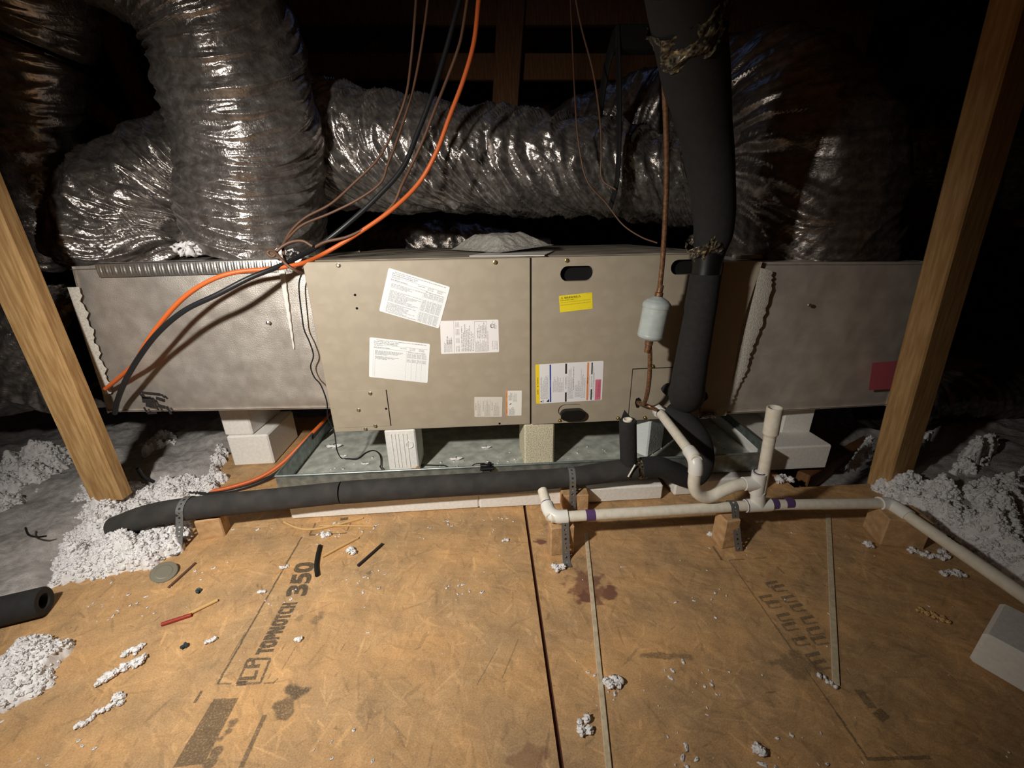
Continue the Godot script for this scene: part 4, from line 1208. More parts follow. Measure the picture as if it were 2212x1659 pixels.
func build_plenums() -> void:
	# left box of foil-faced board
	var l0 := Vector3(-0.7482, 0.2949, -0.0400)
	var o := thing("supply_box", Vector3(-0.35, 0.28, -0.28), "foil-faced duct box on foam blocks joined to the cabinet's left end", "duct box")
	var bk := Vector3(0, 0, -0.5)
	var c := [Vector3(-0.6807, 0.2896, -0.0450), Vector3(-0.002, 0.274, -0.04), Vector3(-0.002, 0.722, -0.04), Vector3(-0.6218, 0.7138, -0.0450)]
	obj("foil_board", sheet_box([c[0], c[1], c[2], c[3], c[0] + bk, c[1] + bk, c[2] + bk, c[3] + bk], 0.006, 131, 4.0, 90, 50), M.board, o)
	# ribbed tape along the top front edge
	var p := PackedVector3Array()
	var n := 240
	for i in n + 1:
		var q: Vector3 = (Vector3(-0.5494, 0.7185, -0.0400)).lerp(Vector3(-0.004, 0.722, -0.04), float(i) / n)
		var w := 0.0009 * sin(i * 1.9) + 0.0006 * sin(i * 0.73)
		p.append(q + Vector3(0, -0.034, 0.0012)); p.append(q + Vector3(0, -0.017, 0.0022 + w)); p.append(q + Vector3(0, -0.001, 0.0016)); p.append(q + Vector3(0, 0.0025, -0.002)); p.append(q + Vector3(0, 0.003, -0.02))
	var b := MB.new()
	b.grid(p, n + 1, 5, false, Vector3(0, 0.4, 1))
	obj("edge_tape", b, M.foil_tape, o)
	p = PackedVector3Array()
	for i in 41:
		var f := i / 40.0
		var q: Vector3 = (Vector3(-0.6277, 0.6617, -0.0400)).lerp(Vector3(-0.6457, 0.3548, -0.0400), f)
		var jag := 0.004 * sin(i * 0.9) + 0.003 * sin(i * 2.1 + 1.0)
		p.append(q + Vector3(-0.01, 0, 0.003)); p.append(q + Vector3(0.0, 0, 0.005)); p.append(q + Vector3(0.016 + jag, 0, 0.002))
	b = MB.new()
	b.grid(p, 41, 3, false, Vector3.BACK)
	obj("torn_tape", b, M.mastic, o, "ragged pale tape edge beside the post")
	# dried drip of sealant, pin heads, rubbed stamp
	p = PackedVector3Array()
	for i in 25:
		var f := i / 24.0
		var q: Vector3 = (Vector3(-0.0737, 0.6933, -0.0360)).lerp(Vector3(-0.0850, 0.4725, -0.0360), f)
		var w := 0.0075 * (1.0 - 0.75 * f) + 0.0008 * sin(i * 2.0)
		p.append(q + Vector3(-w, 0, 0)); p.append(q + Vector3(0, 0, 0.0035)); p.append(q + Vector3(w, 0, 0))
	b = MB.new()
	b.grid(p, 25, 3, false, Vector3.BACK)
	obj("sealant_drip", b, M.paper, o, "pale drip of sealant")
	for q in [Vector3(-0.1406, 0.5517, -0.0360)]:
		b = MB.new()
		b.lathe([Vector2(0.006, 0), Vector2(0.005, 0.003), Vector2(0, 0.005)], along(Vector3.BACK, q), 12)
		obj("pin_head", b, M.foil_tape, o)
	var st := MB.new()
	for e in [[Vector3(-0.5485, 0.3597, -0.0360), Vector3(-0.4902, 0.3500, -0.0360), 5], [Vector3(-0.5490, 0.3583, -0.0360), Vector3(-0.5421, 0.3432, -0.0360), 5], [Vector3(-0.5439, 0.3418, -0.0360), Vector3(-0.5193, 0.3408, -0.0360), 5], [Vector3(-0.5475, 0.3346, -0.0360), Vector3(-0.5186, 0.3304, -0.0360), 14], [Vector3(-0.5419, 0.3194, -0.0360), Vector3(-0.5203, 0.3124, -0.0360), 10], [Vector3(-0.5499, 0.3107, -0.0360), Vector3(-0.5452, 0.2923, -0.0360), 5], [Vector3(-0.5457, 0.2908, -0.0360), Vector3(-0.5189, 0.2911, -0.0360), 5], [Vector3(-0.5168, 0.3362, -0.0360), Vector3(-0.5114, 0.2984, -0.0360), 5], [Vector3(-0.5068, 0.3388, -0.0360), Vector3(-0.4904, 0.3321, -0.0360), 8], [Vector3(-0.5089, 0.3149, -0.0360), Vector3(-0.4898, 0.3081, -0.0360), 8], [Vector3(-0.4880, 0.3484, -0.0360), Vector3(-0.4807, 0.3377, -0.0360), 5], [Vector3(-0.4849, 0.3109, -0.0360), Vector3(-0.4794, 0.2847, -0.0360), 6]]:
		var u: Vector3 = e[0]
		var w: Vector3 = e[1]
		var dd: Vector3 = (w - u).normalized()
		var upv: Vector3 = Vector3(-dd.y, dd.x, 0) * e[2] * 0.00065
		st.quad(u - upv + Vector3(0, 0, 0.006), w - upv + Vector3(0, 0, 0.006), w + upv + Vector3(0, 0, 0.006), u + upv + Vector3(0, 0, 0.006), Vector3.BACK)
	obj("printed_stamp", st, M.ink, o, "rubbed black stamp")
	# right box
	o = thing("return_box", Vector3(1.4, 0.21, -0.3), "dull foil-faced duct box with a white sealant streak at the cabinet's right end", "duct box")
	c = [Vector3(1.1652, 0.2067, -0.0200), Vector3(1.9782, 0.2057, -0.0400), Vector3(1.8042, 0.6766, -0.0400), Vector3(1.1557, 0.6911, -0.0200)]
	c[0].x = 1.152; c[3].x = 1.152
	c[1].x = 1.83; c[2].x = 1.83
	bk = Vector3(0, 0, -0.55)
	obj("foil_board", sheet_box([c[0], c[1], c[2], c[3], c[0] + bk, c[1] + bk, c[2] + bk, c[3] + bk], 0.012, 133, 2.5, 70, 50), M.board_dull, o)
	var fl := plate(PackedVector2Array([Vector2(1.150, 0.212), Vector2(1.240, 0.212), Vector2(Vector3(1.2352, 0.5126, -0.0100).x, Vector3(1.2352, 0.5126, -0.0100).y), Vector2(1.262, 0.69), Vector2(1.150, 0.692)]), -0.018, -0.009)
	obj("starter_flange", fl, M.flange, o, "bare brown metal flange")
	p = PackedVector3Array()
	var stk := [[Vector3(1.2560, 0.6746, -0.0100), Vector3(1.2964, 0.6648, -0.0100)], [Vector3(1.2561, 0.6204, -0.0100), Vector3(1.3050, 0.6126, -0.0100)], [Vector3(1.2495, 0.5122, -0.0100), Vector3(1.2970, 0.5038, -0.0100)], [Vector3(1.2457, 0.4263, -0.0100), Vector3(1.2811, 0.4251, -0.0100)], [Vector3(1.2451, 0.3665, -0.0100), Vector3(1.2786, 0.3622, -0.0100)], [Vector3(1.2383, 0.3050, -0.0100), Vector3(1.2605, 0.2993, -0.0100)], [Vector3(1.2223, 0.2578, -0.0100), Vector3(1.2493, 0.2437, -0.0100)], [Vector3(1.1789, 0.2240, -0.0100), Vector3(1.2257, 0.2202, -0.0100)]]
	for i in stk.size() - 1:
		for k in 8:
			var f := k / 8.0
			var u: Vector3 = stk[i][0].lerp(stk[i + 1][0], f)
			var w: Vector3 = stk[i][1].lerp(stk[i + 1][1], f)
			w.x += 0.003 * sin(i * 7.0 + k * 2.7)
			p.append(u); p.append(u.lerp(w, 0.5) + Vector3(0, 0, 0.005)); p.append(w + Vector3(0, 0, 0.001))
	b = MB.new()
	b.grid(p, p.size() / 3, 3, false, Vector3.BACK)
	obj("sealant_streak", b, M.mastic, o, "rough brushed streak of pale sealant")
	b = MB.new()
	b.lathe([Vector2(0.006, 0), Vector2(0.005, 0.004), Vector2(0, 0.006)], along(Vector3.BACK, Vector3(1.4340, 0.5633, -0.0120)), 12)
	obj("pin_head", b, M.foil_tape, o)
	sticker(o, "pink_patch", [Vector3(1.6918, 0.3734, -0.0140), Vector3(1.7754, 0.3781, -0.0140), Vector3(1.7923, 0.2810, -0.0140), Vector3(1.7085, 0.2795, -0.0140)], M.pink, "faded pink rectangle")
	b = MB.new()
	for i in 5:
		join(b, place(tuft_mesh(140 + i, Vector3(0.012, 0.006, 0.01), 8, 10, 1.0), at(Vector3(1.1590, 0.2197, 0.0000) + Vector3(i * 0.008, 0.002 * (i % 3), 0.004))))
	obj("crumpled_foil", b, M.foil_tape, o, "crumple of foil tape at the lower corner")
	b = MB.new()
	b.box(Vector3(0.10, 0.012, 0.05), at(Vector3(Vector3(1.3478, 0.7200, -0.2000).x, 0.6925, -0.2)), 0.005)
	tag(obj("foil_flap", b, M.board_dull), "flat pale foil scrap lying on the right duct box beside the black line", "foil scrap")

func build_ducts() -> void:
	var g := "foil-jacketed flexible ducts"
	var d1 := duct([Vector3(-0.2495, 0.7229, -0.2700), Vector3(-0.2267, 0.8219, -0.2700), Vector3(-0.2038, 0.9386, -0.2700), Vector3(-0.1814, 1.0579, -0.2600), Vector3(-0.1792, 1.1676, -0.2500), Vector3(-0.1892, 1.2803, -0.2400), Vector3(-0.2291, 1.3702, -0.2200), Vector3(-0.3097, 1.4390, -0.2000), Vector3(-0.4293, 1.4960, -0.1800)], [0.2, 0.207, 0.205, 0.205, 0.2, 0.192, 0.185, 0.185, 0.185], 201, {"skew": 0.5, "fold": 0.014, "ks": 26.0, "kt": 2.6, "ring": 0.005})
	tag(obj("flex_duct", d1, M.foil), "big upright foil duct rising from the left box and bending off to the top left", "duct", g)
	var d2 := duct([Vector3(-0.6985, 0.6971, -0.3000), Vector3(-0.6643, 0.7813, -0.3000), Vector3(-0.6128, 0.8630, -0.3300), Vector3(-0.5100, 0.9417, -0.4000), Vector3(-0.3257, 1.0162, -0.4600), Vector3(-0.0731, 1.0593, -0.4800), Vector3(0.1590, 1.0411, -0.4800), Vector3(0.4945, 1.0131, -0.4800), Vector3(0.8942, 0.9836, -0.4800), Vector3(1.2440, 0.9467, -0.5200), Vector3(1.6983, 0.9640, -0.6000), Vector3(2.1885, 1.0232, -0.6600), Vector3(3.1306, 0.9390, -0.7500)], [0.19, 0.195, 0.2, 0.2, 0.2, 0.205, 0.2, 0.185, 0.175, 0.175, 0.165, 0.15, 0.15], 211, {"skew": 1.0, "fold": 0.026, "ks": 24.0, "kt": 4.0, "ring": 0.001, "per": 50, "cols": 190})
	tag(obj("flex_duct", d2, M.foil), "long crumpled foil duct running level behind the cabinet, above it", "duct", g)
	var d3 := thing("flex_duct", Vector3(-0.9833, 0.7207, -0.3600), "narrow upright foil duct at the far left edge, cinched below a wider sleeve", "duct", g)
	obj("lower_jacket", duct([Vector3(-0.9907, 0.6987, -0.3600), Vector3(-0.9421, 0.8344, -0.3600), Vector3(-0.8668, 1.0680, -0.3600), Vector3(-0.8314, 1.1804, -0.3600), Vector3(-0.7976, 1.2752, -0.3600), Vector3(-0.7887, 1.2968, -0.3600)], [0.065, 0.078, 0.108, 0.122, 0.126, 0.1], 221, {"fold": 0.010, "cols": 110, "per": 26, "ks": 26.0, "kt": 3.0}), M.foil, d3)
	obj("upper_jacket", duct([Vector3(-0.7683, 1.2984, -0.3400), Vector3(-0.7614, 1.3151, -0.3400), Vector3(-0.7485, 1.3523, -0.3400), Vector3(-0.7187, 1.4178, -0.3300), Vector3(-0.6822, 1.4929, -0.3100)], [0.11, 0.135, 0.142, 0.145, 0.145], 226, {"fold": 0.008, "ks": 20.0, "kt": 3.0, "cols": 110, "per": 26}), M.foil, d3)
	var d5 := duct([Vector3(1.6027, 0.6553, -0.2800), Vector3(1.5781, 0.7806, -0.2800), Vector3(1.5574, 0.9250, -0.3000), Vector3(1.5236, 1.0922, -0.4000), Vector3(1.4325, 1.1964, -0.5800), Vector3(1.2020, 1.1938, -0.8500), Vector3(0.8329, 1.1216, -1.0500)], [0.25, 0.26, 0.265, 0.255, 0.245, 0.22, 0.2], 231, {"skew": 0.6, "fold": 0.016, "ks": 17.0, "kt": 2.6})
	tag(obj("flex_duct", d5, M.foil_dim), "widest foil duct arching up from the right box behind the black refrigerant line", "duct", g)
	var d7 := duct([Vector3(1.9505, 0.1412, -0.2000), Vector3(2.2471, 0.1269, -0.2600), Vector3(2.5388, 0.1189, -0.3000), Vector3(3.0005, 0.1054, -0.3400)], [0.11, 0.115, 0.115, 0.115], 241, {"fold": 0.014, "cols": 110, "per": 40, "pinch": [Vector2(0.16, 0.012), Vector2(0.24, 0.01)]})
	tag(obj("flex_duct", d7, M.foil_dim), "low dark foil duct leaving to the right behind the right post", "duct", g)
	var d8 := duct([Vector3(-0.7699, 0.4277, -0.2900), Vector3(-1.0078, 0.4357, -0.2900), Vector3(-1.2304, 0.4334, -0.2900), Vector3(-1.5390, 0.4276, -0.2800)], [0.215, 0.225, 0.235, 0.24], 251, {"fold": 0.02, "ks": 14.0, "per": 50, "skew": 0.8, "kt": 3.5})
	tag(obj("flex_duct", d8, M.foil), "crumpled foil duct leaving the left box behind the left post", "duct", g)
	var d9 := duct([Vector3(-0.4086, 0.6555, -1.2500), Vector3(-0.0249, 0.7089, -1.2500), Vector3(0.3563, 0.7142, -1.2500), Vector3(0.8234, 0.6310, -1.2500)], [0.12, 0.14, 0.14, 0.12], 261, {"fold": 0.015, "cols": 80, "per": 20})
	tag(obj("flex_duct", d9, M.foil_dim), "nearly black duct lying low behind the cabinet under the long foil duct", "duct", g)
	# black hanger that carries the long duct
	var h := thing("duct_hanger", Vector3(0.9071, 0.8607, -0.2700), "black webbing hanger looped over the long foil duct, left of the copper line", "duct hanger")
	var b := MB.new()
	b.tube(curve([Vector3(0.8852, 1.3267, -0.3000), Vector3(0.8940, 1.2260, -0.2900), Vector3(0.9002, 1.1053, -0.2750), Vector3(0.9044, 0.9922, -0.2650), Vector3(0.9045, 0.9148, -0.2700), Vector3(0.8983, 0.8514, -0.3000)], 10), 0.019, 16, true, 0.3)
	obj("front_web", b, M.black, h)
	b = MB.new()
	b.tube(curve([Vector3(0.8850, 1.3163, -0.3100), Vector3(0.8784, 1.2595, -0.3600), Vector3(0.8817, 1.1907, -0.4200), Vector3(0.8991, 1.1569, -0.5000)], 10), 0.024, 16, true, 0.3)
	obj("back_web", b, M.black, h)
	obj("cross_bar", beam(Vector3(0.8790, 1.3042, -0.3100), Vector3(1.0809, 1.3054, -0.3100), 0.06, 0.05), M.black, h)

func foam(called: String, xf: Transform3D, size: Vector3, m: Material, label: String, group := "") -> void:
	var b := MB.new()
	b.box(size, xf, 0.005)
	tag(obj(called, b, m), label, "foam block" if called == "foam_block" else "foam board", group)

func build_supports() -> void:
	# drain pan: bottom, four walls with a rolled lip
	var o := thing("drain_pan", Vector3(0.59, 0.052, -0.12), "wide galvanized drain pan under the cabinet, dusty, with a black float switch on its lip", "drain pan")
	var x0 := -0.16
	var x1 := 1.36
	var z0 := -0.62
	var z1 := 0.078
	var b := MB.new()
	b.box(Vector3(x1 - x0, 0.0025, z1 - z0), at(Vector3((x0 + x1) / 2, 0.0585, (z0 + z1) / 2)), 0.0)
	obj("pan_bottom", b, M.galv_dust, o)
	for e in [[Vector3(x0, 0, z1), Vector3(x1, 0, z1), 0.0], [Vector3(x0, 0, z0), Vector3(x1, 0, z0), 0.0], [Vector3(x0, 0, z0), Vector3(x0, 0, z1), 1.0], [Vector3(x1 + 0.03, 0, z0), Vector3(x1, 0, z1), 1.0]]:
		var A: Vector3 = e[0]
		var B: Vector3 = e[1]
		var d := (B - A).normalized()
		var sd := Vector3(d.z, 0, -d.x)
		var wl := MB.new()
		wl.box(Vector3(A.distance_to(B), 0.062, 0.002), Transform3D(Basis(d, Vector3.UP, d.cross(Vector3.UP)), (A + B) / 2 + Vector3(0, 0.088, 0)), 0.0)
		wl.tube(PackedVector3Array([A + Vector3(0, 0.1195, 0), B + Vector3(0, 0.1195, 0)]), 0.0038, 8)
		obj("pan_wall", wl, M.galv, o)
	b = MB.new()
	b.box(Vector3(0.34, 0.0008, 0.004), at(Vector3(0.02, 0.0601, 0.03), Vector3(0, 1, 0)), 0.0)
	obj("scratch_line", b, M.steel, o)
	# float switch on the front lip
	var f := thing("float_switch", Vector3(0.4593, 0.1001, 0.0800), "black plastic float switch clipped on the front lip of the drain pan", "float switch")
	b = MB.new()
	b.box(Vector3(0.026, 0.034, 0.022), at(Vector3(0.4605, 0.0960, 0.0840)), 0.003)
	obj("body", b, M.black_plastic, f)
	b = MB.new()
	b.box(Vector3(0.042, 0.007, 0.03), at(Vector3(0.4614, 0.1191, 0.0820)), 0.002)
	obj("clip", b, M.black_plastic, f)
	b = MB.new()
	b.lathe([Vector2(0.006, 0), Vector2(0.006, 0.008), Vector2(0.003, 0.01), Vector2(0, 0.01)], at(Vector3(0.4699, 0.1238, 0.0800)), 12)
	obj("stud", b, M.black_plastic, f)
	# foam under the pan
	var g := "foam boards on the deck under the pan"
	foam("foam_board", at(Vector3(0.157, 0.0275, -0.02), Vector3(0, 0.6, 0)), Vector3(0.55, 0.052, 0.29), M.foam, "white foam board on the deck under the pan, leftmost and longest in view", g)
	foam("foam_board", at(Vector3(0.715, 0.0275, -0.02)), Vector3(0.562, 0.052, 0.29), M.foam, "white foam board on the deck behind the pipe elbow and wood blocks", g)
	foam("foam_board", at(Vector3(1.186, 0.0275, -0.04), Vector3(0, 1.0, 0)), Vector3(0.3, 0.052, 0.3), M.foam, "white foam board on the deck behind the white trap, right of the gap", g)
	foam("foam_board", at(Vector3(1.49, 0.05, -0.19)), Vector3(0.256, 0.09, 0.4), M.foam, "thick white foam slab at the right end of the pan under the return box", g)
	foam("foam_block", at(Vector3(1.568, 0.137, -0.24), Vector3(0, -2, 0)), Vector3(0.108, 0.176, 0.3), M.foam, "white foam block standing on the slab, carrying the right duct box")
	# foam under the left box
	foam("foam_block", at(Vector3(-0.39, 0.06, -0.3), Vector3(0, 1, 0)), Vector3(0.142, 0.12, 0.21), M.foam, "lower white foam block of the stack under the left foil box")
	foam("foam_block", at(Vector3(-0.413, 0.198, -0.3), Vector3(0, -2, 0)), Vector3(0.098, 0.155, 0.2), M.foam, "upper white foam block of the stack, touching the left foil box")
	# three blocks between pan and cabinet
	var k := thing("foam_block", Vector3(0.1756, 0.0600, -0.0068), "white embossed foam block in the pan under the cabinet's left half, rust-stained at its foot", "foam block")
	b = MB.new()
	b.box(Vector3(0.094, 0.1535, 0.11), at(Vector3(0.195, 0.1372, -0.056)), 0.004)
	obj("block", b, M.foam, k)
	b = MB.new()
	for e in [-0.028, -0.016, -0.006, 0.008, 0.02]:
		b.box(Vector3(0.0035, 0.12, 0.0016), at(Vector3(0.195 + e, 0.142, 0.0)), 0.001)
	b.tube(curve([Vector3(0.219, 0.175, 0.0005), Vector3(0.231, 0.168, 0.0005), Vector3(0.229, 0.154, 0.0005), Vector3(0.216, 0.152, 0.0005), Vector3(0.211, 0.165, 0.0005), Vector3(0.219, 0.175, 0.0005)], 6), 0.0011, 6)
	obj("embossing", b, M.foam, k)
	b = MB.new()
	for i in 22:
		join(b, place(tuft_mesh(300 + i, Vector3(0.006, 0.004, 0.003), 5, 7, 0.8), at(Vector3(0.15 + 0.0043 * i, 0.0635 + rng.randf() * 0.014 * (i / 22.0 + 0.3), 0.0005))))
	obj("rust_stain", b, M.rust, k, "rusty crust along the foot")
	foam("foam_block", at(Vector3(0.628, 0.1372, -0.07), Vector3(0, 3, 0)), Vector3(0.098, 0.1535, 0.13), M.foam_wet, "yellowed, water-stained foam block in the pan below the door joint")
	foam("foam_block", at(Vector3(1.005, 0.1372, -0.09), Vector3(0, 38, 0)), Vector3(0.1, 0.1535, 0.1), M.foam_bag, "plastic-wrapped foam block set cornerwise in the pan behind the drain outlet")
	# wood blocks under the pipes
	var w := "small wood blocks carrying the drain pipes"
	for e in [[Vector3(0.648, 0.044, 0.308), Vector3(0.062, 0.088, 0.038), 3.0, "wood block under the white pipe elbow, with the long strap over it"], [Vector3(0.716, 0.034, 0.148), Vector3(0.078, 0.068, 0.05), -2.0, "wood block under the black insulated drain, behind the white elbow"], [Vector3(1.082, 0.044, 0.315), Vector3(0.042, 0.088, 0.045), 6.0, "wood block under the middle of the white pipe, next to the trap"], [Vector3(1.535, 0.042, 0.335), Vector3(0.1, 0.084, 0.075), -14.0, "wood block under the white pipe's bend at the right"], [Vector3(-0.3075, 0.0300, 0.1867) + Vector3(0.0, 0.0, -0.02), Vector3(0.062, 0.064, 0.045), 12.0, "split wood block under the black insulated drain at its left strap"]]:
		b = MB.new()
		b.box(e[1], at(e[0], Vector3(0, e[2], 0)), 0.003)
		tag(obj("wood_block", b, M.pine_block), e[3], "wood block", w)

func build_lines() -> void:
	# copper liquid line with its filter drier
	var o := thing("copper_line", Vector3(0.9557, 0.3036, 0.0700), "thin copper line with a pale grey filter drier hanging in front of the cabinet", "copper line")
	var can0 := Vector3(0.9125, 0.5021, 0.1020)
	var can1 := Vector3(0.9235, 0.6129, 0.1020)
	var ax := (can1 - can0).normalized()
	obj("upper_pipe", wire([Vector3(0.8600, 1.1946, 0.2000), Vector3(0.8462, 1.1500, 0.2000), Vector3(0.8366, 1.1107, 0.2000), Vector3(0.8521, 1.0464, 0.1900), Vector3(0.8810, 0.9455, 0.1600), Vector3(0.9015, 0.8561, 0.1350), Vector3(0.9192, 0.7332, 0.1120), Vector3(0.9247, 0.6366, 0.1030), can1 + ax * 0.006], 0.0062, 8, 12), M.copper, o)
	var b := MB.new()
	var l := can0.distance_to(can1)
	var prof := [Vector2(0.0, -0.002), Vector2(0.009, -0.002), Vector2(0.026, 0.004), Vector2(0.0325, 0.009), Vector2(0.0345, 0.014), Vector2(0.034, 0.018), Vector2(0.0342, l - 0.026), Vector2(0.0358, l - 0.022), Vector2(0.0358, l - 0.014), Vector2(0.0335, l - 0.010), Vector2(0.026, l - 0.003), Vector2(0.009, l + 0.006), Vector2(0.0, l + 0.006)]
	b.lathe(prof, along(ax, can0), 36)
	obj("filter_drier", b, M.drier, o, "pale grey painted canister")
	for e in [[can1 + ax * 0.004, ax, 0.0105, 0.012], [can1 + ax * 0.016, ax, 0.0082, 0.018], [can0 - ax * 0.013, ax, 0.0105, 0.012], [can0 - ax * 0.034, ax, 0.0084, 0.022]]:
		obj("brazed_stub", collar(e[0], e[1], e[2], e[3]), M.copper, o)
	obj("lower_pipe", wire([can0 - ax * 0.006, Vector3(0.9188, 0.4625, 0.1000), Vector3(0.9256, 0.4005, 0.0960), Vector3(0.9301, 0.3472, 0.0850), Vector3(0.9359, 0.3031, 0.0600), Vector3(0.9373, 0.2833, 0.0350), Vector3(0.9392, 0.2743, 0.0000)], 0.0062, 8, 12), M.copper, o)
	obj("branch_pipe", wire([Vector3(0.9374, 0.2775, 0.0000), Vector3(0.9440, 0.2817, 0.0250), Vector3(0.9545, 0.2830, 0.0500), Vector3(0.9741, 0.2744, 0.0600)], 0.0052, 8, 10), M.copper, o)
	# insulated suction line
	o = thing("suction_line", Vector3(1.0655, 0.3054, 0.0500), "thick black foam-insulated refrigerant line coming down past the cabinet's right end", "insulated line")
	b = MB.new()
	b.tube(curve([Vector3(0.8077, 1.1706, 0.3200), Vector3(0.8408, 1.1347, 0.2800), Vector3(0.8951, 1.0679, 0.2200), Vector3(0.9720, 0.9644, 0.1500), Vector3(1.0286, 0.8466, 0.1100), Vector3(1.0514, 0.7739, 0.0900), Vector3(1.0525, 0.7160, 0.0830)], 10), spread([0.06, 0.061, 0.061, 0.052, 0.048, 0.046, 0.037], 10), 24)
	obj("upper_sleeve", b, M.rubber, o)
	b = MB.new()
	b.tube(curve([Vector3(1.0500, 0.7240, 0.0830), Vector3(1.0517, 0.6897, 0.0830), Vector3(1.0513, 0.6606, 0.0830)], 6), spread([0.039, 0.036, 0.0355], 6), 24)
	obj("neck_wrap", b, M.black_plastic, o, "shiny black neck wrap")
	b = MB.new()
	b.tube(curve([Vector3(1.0511, 0.6700, 0.0830), Vector3(1.0505, 0.5759, 0.0830), Vector3(1.0482, 0.4597, 0.0830), Vector3(1.0472, 0.3769, 0.0820), Vector3(1.0518, 0.3383, 0.0750), Vector3(1.0651, 0.3123, 0.0520), Vector3(1.0803, 0.3016, 0.0200), Vector3(1.0906, 0.2961, 0.0000)], 10), spread([0.038, 0.0405, 0.043, 0.046, 0.049, 0.05, 0.047, 0.044], 10), 24)
	obj("lower_sleeve", b, M.rubber, o)
	b = MB.new()
	b.tube(curve([Vector3(1.0949, 0.3081, 0.0300), Vector3(1.1110, 0.3024, 0.0400), Vector3(1.1187, 0.2920, 0.0450)], 6), spread([0.024, 0.026, 0.02], 6), 18)
	obj("stub_sleeve", b, M.black, o)
	b = MB.new()
	b.tube(curve([Vector3(1.0189, 0.3116, 0.0040), Vector3(1.0285, 0.3250, 0.0120), Vector3(1.0376, 0.3079, 0.0160)], 6), 0.016, 14)
	obj("loose_flap", b, M.rubber, o)
	for e in [[Vector3(1.0169, 0.7571, 0.0950), Vector3(1.0450, 0.7232, 0.0880), 0.052, 0.046, 401], [Vector3(0.8343, 1.1346, 0.2800), Vector3(0.8695, 1.0987, 0.2450), 0.073, 0.069, 402]]:
		var d := duct([e[0], e[0].lerp(e[1], 0.5), e[1]], [e[2], (e[2] + e[3]) / 2, e[3]], e[4], {"cols": 60, "per": 16, "fold": 0.012, "ks": 40.0, "kt": 20.0, "ring": 0.0})
		obj("tape_wrap", d, M.brand_tape, o, "wrinkled foil tape printed in black")

func arc(a: Vector3, mid: Vector3, b: Vector3, r: float) -> Array:   # a rounded corner at mid
	var u := (a - mid).normalized()
	var w := (b - mid).normalized()
	var out := [a]
	for k in 7:
		var t := k / 6.0
		var p := mid + u * r * (1.0 - t) * (1.0 - t) + w * r * t * t
		out.append(p)
	out.append(b)
	return out

func poly(pts: Array, r: float, sides := 20) -> MB:
	var b := MB.new()
	b.tube(PackedVector3Array(pts), r, sides)
	return b

